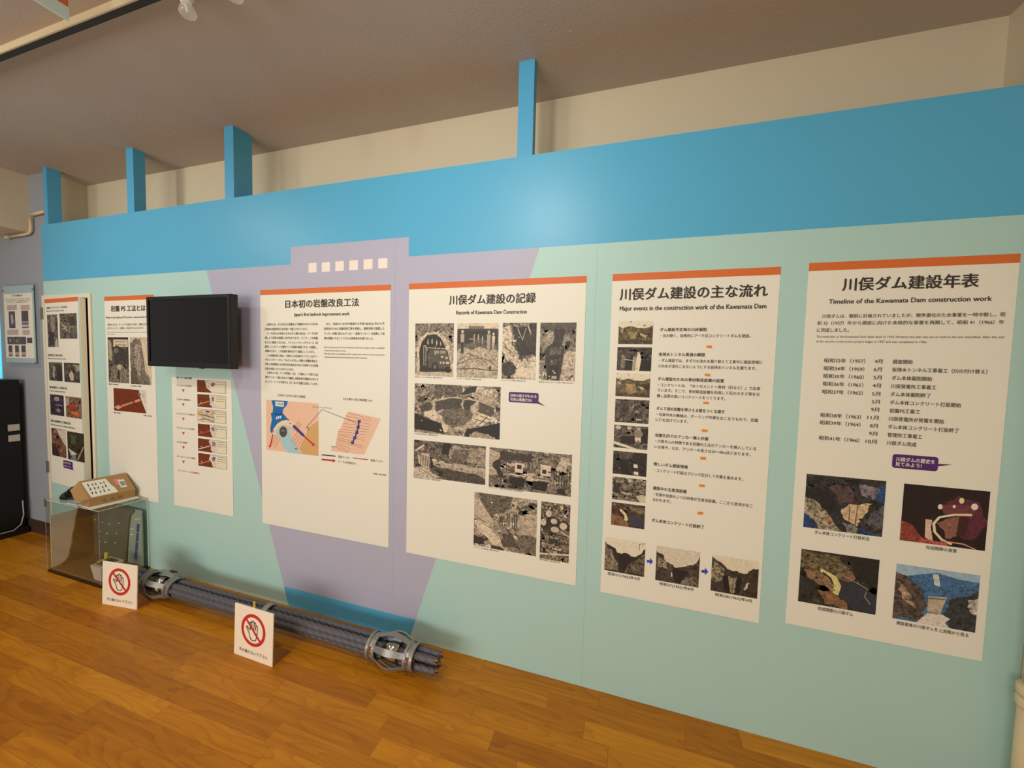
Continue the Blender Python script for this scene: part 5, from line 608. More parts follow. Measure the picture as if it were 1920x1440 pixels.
bm = bmesh.new(); box(bm, -7.5, XL, 0.035, 0.05, 0, 0.10); struct(link('baseboard_left', bm, base_brown))
bm = bmesh.new(); box(bm, -5.6, -4.57, -2.6, 0.05, 2.425, ZC); struct(link('trim_1', bm, cream))
# window at the far left
bm = bmesh.new(); box(bm, -6.2, -5.06, 0.043, 0.049, 1.22, 1.80); wn = struct(link('window_1', bm, window_glow))
bm = bmesh.new()
for k in range(14): box(bm, -6.2, -5.06, 0.040, 0.043, 1.24+0.04*k, 1.243+0.04*k)
link('blind_slats', bm, pale_cyan, wn)

# partition: painted boards with a door opening at the left end
PX0, PX1 = -4.30, XR-0.002
DX0, DX1, DZ = -4.272, -3.736, 1.885
ZB, WS = 2.024, 0.115
def damx(z, side):
    return (-2.56+(2.56-1.915)*(ZB-z)/ZB) if side < 0 else (-0.425-(1.083-0.425)*(ZB-z)/ZB)
bm = bmesh.new()
def pf(pts, mi): poly(bm, [(x, 0.0, z) for x, z in pts], mi)
CX0, CX1, CZ = -1.885, -1.112, 2.122
pf([(PX0, ZB), (CX0, ZB), (CX0, ZT), (PX0, ZT)], 0)
pf([(CX1, ZB), (PX1, ZB), (PX1, ZT), (CX1, ZT)], 0)
pf([(CX0, CZ), (CX1, CZ), (CX1, ZT), (CX0, ZT)], 0)
pf([(PX0, DZ), (DX1, DZ), (DX1, ZB), (PX0, ZB)], 1)
pf([(PX0, 0), (DX0, 0), (DX0, DZ), (PX0, DZ)], 1)
pf([(DX1, 0), (damx(0, -1), 0), (damx(ZB, -1), ZB), (DX1, ZB)], 1)
pf([(damx(0, 1), 0), (PX1, 0), (PX1, ZB), (damx(ZB, 1), ZB)], 1)
pf([(damx(0, -1), 0), (damx(0, 1), 0), (damx(WS, 1), WS), (damx(WS, -1), WS)], 0)
# lilac dam face with six square openings painted near its crest
SQ = [(-1.757+0.0924*k, -1.757+0.0924*k+0.056) for k in range(6)]
SZ0, SZ1 = 1.972, 2.026
pf([(damx(WS, -1), WS), (damx(WS, 1), WS), (damx(SZ0, 1), SZ0), (damx(SZ0, -1), SZ0)], 2)
pf([(damx(SZ0, -1), SZ0), (SQ[0][0], SZ0), (SQ[0][0], ZB), (damx(ZB, -1), ZB)], 2)
pf([(SQ[5][1], SZ0), (damx(SZ0, 1), SZ0), (damx(ZB, 1), ZB), (SQ[5][1], ZB)], 2)
for k in range(6):
    pf([(SQ[k][0], SZ0), (SQ[k][1], SZ0), (SQ[k][1], ZB), (SQ[k][0], ZB)], 3)
    if k < 5: pf([(SQ[k][1], SZ0), (SQ[k+1][0], SZ0), (SQ[k+1][0], ZB), (SQ[k][1], ZB)], 2)
pf([(CX0, ZB), (CX1, ZB), (CX1, CZ), (CX0, CZ)], 2)
flip_front(bm)
# body of the boards behind the painted face
box(bm, PX0, PX1, 0.0005, 0.04, DZ, ZT, 0); box(bm, DX1, PX1, 0.0005, 0.04, 0.0, DZ, 1); box(bm, PX0, DX0, 0.0005, 0.04, 0.0, DZ, 1)
for x in (-0.165, -1.19):
    box(bm, x-0.0005, x+0.0005, -0.0003, 0.0003, 0, ZT, 4)  # thin strips in their own tone mark the joints between boards
part_wall = struct(link('wall_partition', bm, [sky_blue, pale_green, lilac, white_sq, seam_m], recalc=False))
for xa, xb, d in ((-4.252, -4.205, 0.075), (-3.297, -3.226, 0.066), (-2.392, -2.318, 0.118), (-0.546, -0.473, 0.045)):
    bm = bmesh.new(); box(bm, xa, xb, 0.0, d, ZT, ZC); link('support_post', bm, post_blue, part_wall)
bm = bmesh.new(); box(bm, -4.30, -3.70, 0.20, 0.21, 0, 1.95); struct(link('shade_sheet', bm, gap_shade))  # dark sheet behind the door: shade of the opening put in as colour

# door in the partition, hinged left and standing a little open
dr = struct(bpy.data.objects.new('door_1', None)); COL.objects.link(dr)
bm = bmesh.new()
FX0, FX1, FZ, FT = PX0, -3.708, 1.915, 0.030
box(bm, FX0, FX0+FT, -0.012, 0.0, 0, FZ); box(bm, FX1-FT, FX1, -0.012, 0.0, 0, FZ); box(bm, FX0+FT, FX1-FT, -0.012, 0.0, FZ-FT, FZ)
link('door_frame', bm, door_cream, dr)
leaf = bpy.data.objects.new('door_leaf_pivot', None); DA = D2(-4.0)
DLX, DLY, DW = -4.268, -0.012, 0.515
DM = Matrix.Translation((DLX, DLY, 0)) @ Matrix.Rotation(DA, 4, 'Z')
bpy.data.objects.remove(leaf)
bm = bmesh.new(); box(bm, 0, DW, 0.0, 0.03, 0.008, 1.878, 0); lf = link('door_leaf', bm, pale_green, dr); lf.matrix_world = DM
bm = bmesh.new(); box(bm, DW, DW+0.004, 0.0, 0.03, 0.008, 1.878); 
o = link('door_edge', bm, door_cream, lf)
for z in (1.78, 0.60):
    bm = bmesh.new(); box(bm, FX0-0.006, FX0+0.016, -0.022, -0.0125, z-0.045, z+0.045, 0, 0.003); link('hinge', bm, hinge_m, dr)

# ------------------------------------------------------------------ information panels
def info_panel(key, name, label, y=0.0, world=None, stripe=True, cat='information panel'):
    (x0, x1, z0, z1), items = PANELS[key]
    t = thing(name, label, cat, (x0, y, z0), 'dam information panels' if cat == 'information panel' else None)
    if world is not None: t.matrix_world = world
    W, H = x1-x0, z1-z0
    bm = bmesh.new(); box(bm, 0, W, -0.002, -0.0006, 0, H); link('sheet', bm, paper, t)
    if stripe:
        bm = bmesh.new(); box(bm, 0, W, -0.0026, -0.002, H-0.030, H); link('orange_stripe', bm, orange, t)
    panel_parts(t, PANELS[key], -0.002)
    return t
info_panel('P7', 'information_panel', 'white panel headed Timeline with year list and four colour photographs')
info_panel('P6', 'information_panel', 'white panel with a column of small photos, orange markers and blue arrows')
info_panel('P5', 'information_panel', 'white panel of nine sepia construction photographs with a purple speech bubble')
info_panel('P4', 'information_panel', 'white panel with two text columns and a blue river diagram on the lilac dam')
info_panel('P3', 'information_panel', 'short white panel below the television with six step pictures and red arrows', stripe=False)
info_panel('P2', 'information_panel', 'narrow white panel left of the television with two tall photographs')
info_panel('P1', 'information_panel', 'narrow white panel of eight small photographs mounted on the door', world=DM @ Matrix.Translation((0.014, 0.0, 0.485)))

# poster in a clear holder on the grey blue wall
ph = thing('poster_holder', 'small phone instruction poster in clear holder on the grey blue wall', 'poster', (-4.966, 0.05, 1.36))
bm = bmesh.new(); box(bm, 0.03, 0.475, -0.006, -0.003, 0.0, 0.67); link('back_plate', bm, acrylic_m, ph)
bm = bmesh.new(); box(bm, 0.0, 0.43, -0.0105, -0.0075, 0.036, 0.657); link('poster_board', bm, mat('blue_grey_poster_border', (170, 196, 204), 0.4), ph)
r0 = PANELS['P0'][0]
bm = bmesh.new(); box(bm, r0[0]+4.966, r0[1]+4.966, -0.0125, -0.0107, r0[2]-1.36, r0[3]-1.36); sh = link('sheet', bm, paper, ph)
for k in ((0.005, 0.62), (0.425, 0.62), (0.425, 0.04)):
    bm = bmesh.new(); box(bm, k[0]-0.006, k[0]+0.006, -0.016, -0.0107, k[1]-0.006, k[1]+0.006, 0, 0.002); link('corner_pin', bm, hinge_m, ph)
pz = bpy.data.objects.new('poster_print', None); COL.objects.link(pz); pz.parent = ph; pz.location = (r0[0]+4.966, -0.0125, r0[2]-1.36)
panel_parts(pz, PANELS['P0'], 0.0)

# ------------------------------------------------------------------ television
tv = thing('television', 'black flat television switched off between narrow and lilac panels', 'television', (-2.535, -0.13, 1.418))
w, h = 0.355, 0.428
bm = bmesh.new(); box(bm, -w, w, 0.0, 0.042, 0, h, 0, 0.004); link('casing', bm, black_pl, tv)
bm = bmesh.new()
for q in ((-w+0.004, -w+0.022, 0.004, h-0.004), (w-0.022, w-0.004, 0.004, h-0.004)): box(bm, q[0], q[1], -0.006, 0.001, q[2], q[3], 0, 0.002)
box(bm, -w+0.022, w-0.022, -0.006, 0.001, h-0.022, h-0.004, 0, 0.002); box(bm, -w+0.022, w-0.022, -0.006, 0.001, 0.004, 0.030, 0, 0.002)
link('bezel', bm, black_pl, tv)
bm = bmesh.new(); box(bm, -w+0.022, w-0.022, -0.001, 0.0, 0.030, h-0.022); link('screen', bm, black_sc, tv)
bm = bmesh.new(); box(bm, 0.10, 0.13, -0.004, 0.006, -0.004, 0.004); link('sensor', bm, black_pl, tv)
bm = bmesh.new(); box(bm, -0.2, 0.2, 0.042, 0.075, 0.08, 0.34, 0, 0.006); link('rear_housing', bm, black_pl, tv)
bm = bmesh.new(); box(bm, -0.12, 0.12, 0.075, 0.13, 0.13, 0.29); link('wall_bracket', bm, black_pl, tv)

# ------------------------------------------------------------------ black cabinet with labels and cord
cb = thing('cabinet', 'tall black cabinet with two pale labels at the left edge', 'cabinet', (-4.72, -0.60, 0))
bm = bmesh.new(); box(bm, -0.6, 0.0, -0.6, 0.615, 0.05, 1.26, 0, 0.006); link('body', bm, black_cab, cb)
bm = bmesh.new(); box(bm, -0.6, 0.03, -0.62, 0.625, 0.0, 0.05, 0, 0.004); link('plinth', bm, black_cab, cb)
for z in (0.875, 0.790):
    bm = bmesh.new(); box(bm, 0.0, 0.0015, 0.545, 0.618-0.012, z-0.026, z+0.026); link('label', bm, label_grey, cb)
cd = thing('power_cord', 'pale grey power cord with plug hanging at the foot of the cabinet', 'cord', (-4.66, 0, 0.06))
bm = bmesh.new(); tube(bm, [(-0.045, 0.0, 0.22), (-0.04, 0.0, 0.10), (-0.03, -0.02, 0.03), (0.0, -0.07, 0.006), (-0.01, -0.13, 0.004), (0.0, -0.18, 0.006)], 0.0036, 8); link('cable', bm, cable_w, cd, True)
bm = bmesh.new(); tube(bm, [(0.0, -0.16, 0.008), (0.0, -0.175, 0.008), (0.0, -0.23, 0.008), (0.0, -0.24, 0.008)], [0.006, 0.012, 0.013, 0.007], 10); link('plug', bm, cable_w, cd, True)
cd.location.z = 0.052

# conduit below the beam
cp = thing('conduit_pipe', 'thin cream conduit bent under the cream beam at upper left', 'pipe', (-4.55, 0.03, 2.41))
bm = bmesh.new(); tube(bm, [(-0.29, 0.0, -0.008), (-0.06, 0.0, -0.004), (0.01, 0.0, 0.0), (0.034, 0.0, 0.014), (0.040, 0.0, 0.04), (0.042, 0.0, 0.12)], 0.010, 12)
link('bent_tube', bm, pvc, cp, True)
bm = bmesh.new(); tube(bm, [(0.042, 0.0, 0.138), (0.23, 0.0, 0.146)], 0.012, 12); link('cross_tube', bm, pvc, cp, True)
bm = bmesh.new(); tube(bm, [(-0.31, 0.0, -0.008), (-0.27, 0.0, -0.008)], 0.014, 12); link('coupling', bm, pvc, cp, True)

# pipe at the right edge
pp = thing('wall_pipe', 'vertical cream pipe with ringed collar at the lower right edge', 'pipe', (1.302, -0.062, 0))
def vt(name, r, z0, z1, m=pvc):
    bm = bmesh.new(); tube(bm, [(0, 0, z0), (0, 0, z1)], r, 28); link(name, bm, m, pp, False)
pp.location = (1.262, -0.055, 0)
pp.location = (1.258+0.045, -0.075, 0)
bm = bmesh.new(); tube(bm, [(0, 0, 0.0), (0, 0, 0.41)], 0.040, 28); link('lower_sleeve', bm, pvc, pp, True)
bm = bmesh.new(); tube(bm, [(0, 0, 0.41), (0, 0, 2.0)], 0.032, 28); link('riser', bm, pvc, pp, True)
for z in (0.405, 0.445):
    bm = bmesh.new(); tube(bm, [(0, 0, z), (0, 0, z+0.006), (0, 0, z+0.028), (0, 0, z+0.034)], [0.042, 0.046, 0.046, 0.042], 28); link('collar', bm, pvc, pp, True)

# ------------------------------------------------------------------ lighting track, lamps and hanging board
tr = thing('lighting_track', 'cream lighting track with dark slot along the ceiling at upper left', 'track', (-2.2, -0.70, ZC))
bm = bmesh.new(); box(bm, -3.0, 3.2, -0.016, 0.016, -0.030, 0.0); link('rail', bm, rail_m, tr)
bm = bmesh.new(); box(bm, -3.0, 3.2, -0.010, 0.014, -0.0312, -0.030); link('slot', bm, rail_dark, tr)
def lamp(x, z, tilt, label):
    t = thing('spot_lamp', label, 'lamp', (x, -0.70, z), 'unlit clear lamps on the ceiling track')
    t.rotation_euler = (0, tilt, 0)
    bm = bmesh.new(); lathe_z(bm, [(0.020, 0.052), (0.026, 0.050), (0.026, 0.030), (0.022, 0.024)][::-1], 24); link('holder', bm, rail_m, t, False)
    bm = bmesh.new(); lathe_z(bm, [(0.015, 0.006), (0.017, 0.010), (0.017, 0.030)], 20); link('cap', bm, white_pap, t, False)
    bm = bmesh.new(); lathe_z(bm, [(0.004, -0.044), (0.014, -0.0425), (0.023, -0.037), (0.027, -0.029), (0.022, -0.012), (0.015, 0.004), (0.014, 0.010)], 24); link('bulb', bm, bulb_m, t, True)
    bm = bmesh.new(); lathe_z(bm, [(0.003, -0.028), (0.007, -0.02), (0.006, 0.0), (0.004, 0.008)], 12); link('filament_stem', bm, label_grey, t, True)
    bm = bmesh.new(); tube(bm, [(0, 0, 0.052), (0, 0, min(0.075, ZC-0.0325-z))], 0.010, 10); link('stem', bm, rail_m, t, False)
    return t
lamp(-1.600, 2.763, -0.20, 'left lamp with a clear bulb hanging in full view from the track')
lamp(-1.366, 2.765, -0.10, 'right lamp showing only the tip of its bulb at top edge')
hb = thing('hanging_sign', 'pale cyan and orange hanging sign at the top left corner', 'sign', (-1.95, -0.855, 2.664))
bm = bmesh.new(); box(bm, -0.012, 0.0, -1.1, 0.0, 0.0, 0.15); link('board', bm, pale_cyan, hb)
bm = bmesh.new(); box(bm, 0.0, 0.001, -1.1, -0.002, 0.043, 0.15); link('orange_field', bm, orange, hb)
for y in (-0.1, -0.9):
    bm = bmesh.new(); tube(bm, [(-0.006, y, 0.15), (-0.006, y, ZC-2.664)], 0.002, 8); link('hanger_wire', bm, hinge_m, hb)
# chips in the ceiling paint
def chip(x, y, s, seed):
    random.seed(seed); bm = bmesh.new(); n = 9
    poly(bm, [(x+s[0]*(0.6+0.4*random.random())*math.cos(6.283*i/n), y+s[1]*(0.5+0.5*random.random())*math.sin(6.283*i/n), ZC-0.0006) for i in range(n)])
    link('paint_chip', bm, scuff_m, ceiling)
for k, (x, y, sx, sy) in enumerate(((0.30, -0.16, 0.045, 0.010), (-0.80, 0.10, 0.025, 0.004), (-1.48, 0.10, 0.014, 0.004), (-2.75, -0.05, 0.012, 0.010), (-0.30, -0.10, 0.012, 0.009), (-0.62, 0.22, 0.03, 0.003), (-1.2, 0.26, 0.02, 0.004))): chip(x, y, (sx, sy), 20+k)

# ------------------------------------------------------------------ acrylic display case with the ground model
AX0, AX1, AY0, AY1, AZ = -3.73, -3.155, -0.262, -0.008, 0.50
ca = thing('display_case', 'clear acrylic display case on the floor in front of the door', 'display case', (AX0, AY0, 0))
AW, AD = AX1-AX0, AY1-AY0
bm = bmesh.new(); box(bm, 0, AW, 0, AD, 0.0, 0.016, 0, 0.002); link('base', bm, black_pl, ca)
t_ = 0.004
def pane(name, *q):
    bm = bmesh.new(); box(bm, *q); link(name, bm, acrylic_m, ca)
pane('front_pane', 0, AW, 0, t_, 0.016, AZ); pane('back_pane', 0, AW, AD-t_, AD, 0.016, AZ)
pane('side_pane', 0, t_, t_, AD-t_, 0.016, AZ); pane('side_pane', AW-t_, AW, t_, AD-t_, 0.016, AZ); pane('top_pane', t_, AW-t_, t_, AD-t_, AZ-t_, AZ)
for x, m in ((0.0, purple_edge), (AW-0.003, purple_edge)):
    bm = bmesh.new(); box(bm, x, x+0.003, -0.0005, 0.0, 0.016, AZ); link('edge_tint_highlight', bm, m, ca)
bm = bmesh.new(); box(bm, AW, AW+0.0006, AD-0.005, AD, 0.016, AZ); link('edge_tint_highlight', bm, silver_pin, ca)  # this and the two rim strips: white highlights painted along the acrylic edges
bm = bmesh.new(); box(bm, AW, AW+0.0006, 0.0, AD, AZ-0.003, AZ); link('edge_tint_highlight', bm, silver_pin, ca)
bm = bmesh.new(); box(bm, 0.0, AW, -0.0006, 0.0, AZ-0.003, AZ); link('edge_tint_highlight', bm, silver_pin, ca)
bm = bmesh.new(); box(bm, -0.004, 0.014, -0.003, 0.004, AZ-0.05, AZ+0.004, 0, 0.002); link('corner_clip', bm, hinge_m, ca)

gm = thing('ground_model', 'model of a brown rock slope with blue dam inside the acrylic case', 'model', (AX0+0.02, AY0+0.012, 0.016))
W2, D2_ = AW-0.04, AD-0.03
bm = bmesh.new(); box(bm, 0, W2, 0, D2_, 0, 0.012); link('ground_board', bm, rock_brown, gm)
bm = bmesh.new(); box(bm, 0, 0.006, 0, D2_, 0.012, 0.37); link('side_board', bm, tan_board, gm)
bm = bmesh.new()
prof = [(0.03, 0.012), (0.06, 0.03), (0.078, 0.06), (0.085, 0.10), (0.097, 0.15), (0.100, 0.20), (0.112, 0.25), (0.116, 0.30), (0.128, 0.355), (0.135, 0.385), (D2_-0.008, 0.40), (D2_-0.008, 0.012)]
a = [bm.verts.new((0.0062, y, z)) for y, z in prof]; b = [bm.verts.new((0.02, y, z)) for y, z in prof]; n = len(a)
bm.faces.new(a); bm.faces.new(b[::-1])
for i in range(n): bm.faces.new((a[i], b[i], b[(i+1) % n], a[(i+1) % n]))
link('side_slope', bm, rock_brown, gm)
bm = bmesh.new(); box(bm, 0.02, W2, D2_-0.008, D2_, 0.012, 0.40); link('back_board', bm, valley_grey, gm)
bm = bmesh.new(); prism(bm, [(0.02, 0.012), (0.375, 0.012), (0.385, 0.10), (0.40, 0.20), (0.415, 0.30), (0.435, 0.36), (0.47, 0.385), (0.47, 0.40), (0.02, 0.40)], D2_-0.018, D2_-0.008); link('rock_face', bm, rock_dark, gm)
for x, z in ((0.05, 0.27), (0.13, 0.262), (0.21, 0.262), (0.315, 0.285), (0.10, 0.19), (0.18, 0.19), (0.285, 0.205), (0.155, 0.12), (0.265, 0.135), (0.09, 0.115)):
    bm = bmesh.new(); bmesh.ops.create_uvsphere(bm, u_segments=8, v_segments=6, radius=0.0045, matrix=Matrix.Translation((x, D2_-0.019, z))); link('anchor_pin', bm, silver_pin, gm, True)
bm = bmesh.new()
for k in range(4): prism(bm, [(0.455+0.010*k, 0.05+0.065*k), (0.475+0.010*k, 0.05+0.065*k), (0.484+0.010*k, 0.108+0.065*k), (0.464+0.010*k, 0.108+0.065*k)], D2_-0.012, D2_-0.008)
link('dam_section', bm, model_blue, gm)
for q in ((0.465, 0.53, 0.325, 0.02), (0.415, 0.455, 0.25, 0.010), (0.41, 0.45, 0.21, 0.010)):
    bm = bmesh.new(); prism(bm, [(q[0], q[2]), (q[1], q[2]+q[3]), (q[1], q[2]+q[3]+0.005), (q[0], q[2]+0.005)], D2_-0.0105, D2_-0.008); link('white_mark', bm, silver_pin, gm)
bg = thing('work_barge_model', 'small pale block with yellow post on the model floor', 'model', (AX0+0.455, AY0+0.02, 0.028))
bm = bmesh.new()
lo = [(0.01, 0.0), (0.085, 0.0), (0.085, 0.09), (0.01, 0.09)]; hi = [(-0.02, -0.004), (0.095, -0.004), (0.095, 0.11), (-0.02, 0.11)]
va = [bm.verts.new((x, y, 0)) for x, y in lo]; vb = [bm.verts.new((x, y, 0.09)) for x, y in hi]
bm.faces.new(va[::-1]); bm.faces.new(vb)
for i in range(4): bm.faces.new((va[i], va[(i+1) % 4], vb[(i+1) % 4], vb[i]))
link('pale_hull', bm, mat('pale_hull_paint', (206, 196, 180), 0.6), bg)
bm = bmesh.new(); box(bm, 0.0, 0.075, 0.015, 0.095, 0.0905, 0.094); link('dark_well', bm, rock_dark, bg)
bm = bmesh.new(); tube(bm, [(0.015, 0.06, 0.09), (0.015, 0.06, 0.15)], 0.009, 12); link('yellow_post', bm, yellow, bg)
bm = bmesh.new(); tube(bm, [(-0.012, 0.03, 0.096), (-0.012, 0.10, 0.096)], 0.006, 10); link('yellow_rail', bm, yellow, bg)
bm = bmesh.new(); box(bm, 0.03, 0.055, 0.04, 0.065, 0.094, 0.115); link('teal_block', bm, mat('teal_block_paint', (60, 110, 110), 0.6), bg)

# things lying on the case
sp = thing('backing_sheet', 'thin white sheet under the cardboard box on the display case', 'sheet', (-3.30, -0.257, AZ+0.0006), rot=D2(-5))
bm = bmesh.new(); box(bm, -0.08, 0.075, 0.0, 0.24, 0.0, 0.004); link('sheet_body', bm, white_pap, sp)
cl = thing('caption_strip', 'small printed paper strip on the case beside the cardboard box', 'label', (-3.455, -0.236, AZ+0.0006), rot=D2(2))
bm = bmesh.new(); box(bm, -0.06, 0.07, -0.020, 0.020, 0.0, 0.0012); link('strip', bm, white_pap, cl)
bm = bmesh.new(); vs, fs = GLYPH[('岩盤PS工法 断面模型', 0.01)]; xa = min(v[0] for v in vs); xb = max(v[0] for v in vs)
nv = [bm.verts.new((-0.05+(v[0]-xa)/(xb-xa)*0.10, (v[1]-0.33)*0.022, 0.0016)) for v in vs]
for f in fs: bm.faces.new([nv[i] for i in f])
link('printed_words', bm, black_print, cl)
bx = thing('cardboard_box', 'flat brown cardboard box with address label on the display case', 'box', (-3.28, -0.25, AZ+0.0050), rot=D2(-8))
# wedge shaped: the lid rises from the right side to the left
BW, BD = 0.115, 0.224
bm = bmesh.new()
sec = [(-0.12, 0.0), (0.0, 0.0), (0.012, 0.050), (-0.130, 0.145), (-0.146, 0.085)]
prism(bm, [(x, z) for x, z in sec], 0.0, BD); link('tray', bm, card, bx)
def lidp(u, v, e=0.0):
    """point on the sloping lid: u across from the right edge, v along the depth"""
    return (0.012-0.142*u + e*0.55, BD*v, 0.050+0.095*u + e*0.83)
bm = bmesh.new()
q0 = [lidp(0, -0.01, 0.0005), lidp(0, 1.0, 0.0005), lidp(1, 1.0, 0.0005), lidp(1, -0.01, 0.0005)]; q1 = [lidp(0, -0.01, 0.004), lidp(0, 1.0, 0.004), lidp(1, 1.0, 0.004), lidp(1, -0.01, 0.004)]
A_ = [bm.verts.new(p) for p in q0]; B_ = [bm.verts.new(p) for p in q1]; bm.faces.new(A_[::-1]); bm.faces.new(B_)
for i in range(4): bm.faces.new((A_[i], A_[(i+1) % 4], B_[(i+1) % 4], B_[i]))
link('lid', bm, card, bx)
bm = bmesh.new()
f0 = [lidp(0.02, -0.01, 0.002), lidp(1.0, -0.01, 0.002), (-0.148, -0.034, 0.098), (-0.070, -0.034, 0.034)]
A_ = [bm.verts.new(p) for p in f0]; B_ = [bm.verts.new((p[0], p[1]-0.003, p[2]-0.003)) for p in f0]; bm.faces.new(A_); bm.faces.new(B_[::-1])
for i in range(4): bm.faces.new((A_[i], A_[(i+1) % 4], B_[(i+1) % 4], B_[i]))
link('end_flap', bm, card, bx)
def on_lid(name, pts, m, e=0.0046):
    bm = bmesh.new(); poly(bm, [lidp(u, v, e) for u, v in pts]); o = link(name, bm, m, bx, recalc=False)
    o.data.polygons[0].normal.z < 0 and o.data.flip_normals()
    return o
on_lid('address_label', [(0.06, 0.06), (0.06, 0.62), (0.34, 0.60), (0.5, 0.56), (0.88, 0.52), (0.90, 0.02), (0.3, 0.04)], white_pap)
on_lid('pink_sticker', [(0.45, 0.66), (0.35, 0.74), (0.45, 0.80), (0.75, 0.80), (0.78, 0.66)], pink)
on_lid('barcode_sticker', [(0.25, 0.72), (0.22, 0.86), (0.66, 0.88), (0.68, 0.74)], white_pap, 0.005)
bm = bmesh.new()
for k in range(9):
    v = 0.755+0.012*k; poly(bm, [lidp(u, w_, 0.0054) for u, w_ in ((0.32, v), (0.32, v+0.006), (0.58, v+0.006), (0.58, v))])
link('barcode', bm, black_print, bx, recalc=False)
bm = bmesh.new(); random.seed(5)
for r_ in range(5):
    for k in range(3):
        v = 0.10+0.085*r_+random.uniform(-0.01, 0.01); u = 0.2+0.22*k
        poly(bm, [lidp(a_, b_, 0.0054) for a_, b_ in ((u, v), (u, v+0.022), (u+random.uniform(0.08, 0.19), v+0.022), (u+0.1, v))])
link('label_print', bm, black_print, bx, recalc=False)
bm = bmesh.new()
for k, (a_, b_) in enumerate(((0.28, 0.36), (0.46, 0.52), (0.62, 0.70))):
    poly(bm, [(0.0045+0.0008, BD*a_, 0.014), (0.0045+0.0008, BD*b_, 0.014), (0.0088+0.0008, BD*b_, 0.028), (0.0088+0.0008, BD*a_, 0.028)])
link('side_print', bm, card_dark, bx, recalc=False)
bp = thing('black_pad_stack', 'stack of ragged black pads behind the cardboard box', 'pads', (-3.62, -0.160, AZ+0.0006))
random.seed(3)
for k in range(6):
    bm = bmesh.new(); s = 0.115-0.014*k; dx = 0.018*k
    n = 11; pts = [(dx+s*(0.85+0.25*random.random())*math.cos(6.283*i/n), 0.02+s*0.75*(0.85+0.25*random.random())*math.sin(6.283*i/n)) for i in range(n)]
    a = [bm.verts.new((x, y, 0.018*k)) for x, y in pts]; b = [bm.verts.new((x, y, 0.018*k+0.017)) for x, y in pts]
    bm.faces.new(a[::-1]); bm.faces.new(b)
    for i in range(n): bm.faces.new((a[i], a[(i+1) % n], b[(i+1) % n], b[i]))
    link('pad', bm, black_cab, bp)

# ------------------------------------------------------------------ rock anchor cable bundle with its spacers
BX0, BX1, BY, BZ = -3.0, -0.805, -0.190, 0.0852
an = thing('anchor_cable', 'long bundle of steel anchor strands with two caged spacers along the wall', 'anchor cable', ((BX0+BX1)/2, BY, 0))
cx = (BX0+BX1)/2
ang = [50, 130, 175, 230, 310, 5]
C2, C1 = -1.045, -2.69
for i, a in enumerate(ang):
    R_ = 0.032; y, z = R_*math.cos(D2(a)), R_*math.sin(D2(a))
    pts = []
    x1 = BX1 - (0.0, 0.004, 0.12, 0.006, 0.012, 0.125)[i]
    x0 = BX0 + (0.0, 0.03, 0.09, 0.05, 0.01, 0.06)[i]
    n = 320
    for k in range(n+1):
        x = x0+(x1-x0)*k/n
        sag = 0.0
        pts.append((x-cx, y*(1+0.10*math.sin(x*3+i)), BZ+z*(1+0.08*math.sin(x*4+2*i))+sag))
    bm = bmesh.new(); tube(bm, pts, 0.0160, 24, lobes=6, lob=0.13, twist=24)
    st = link('steel_strand', bm, strand_m, an, True)
    bm = bmesh.new()
    for k in range(7):
        rr = 0.0 if k == 6 else 0.0105; t = D2(60*k)
        tube(bm, [(x1-cx-0.004, y+rr*math.cos(t), BZ+z+rr*math.sin(t)), (x1-cx+0.004+0.004*(k % 3), y+rr*math.cos(t), BZ+z+rr*math.sin(t))], 0.0042, 8)
    link('wire_ends', bm, wire_end, st)
bm = bmesh.new(); tube(bm, [(BX0+0.1-cx, 0, BZ), (BX1-0.17-cx, 0, BZ)], 0.0145, 14); link('core_strand', bm, strand_m, an, True)
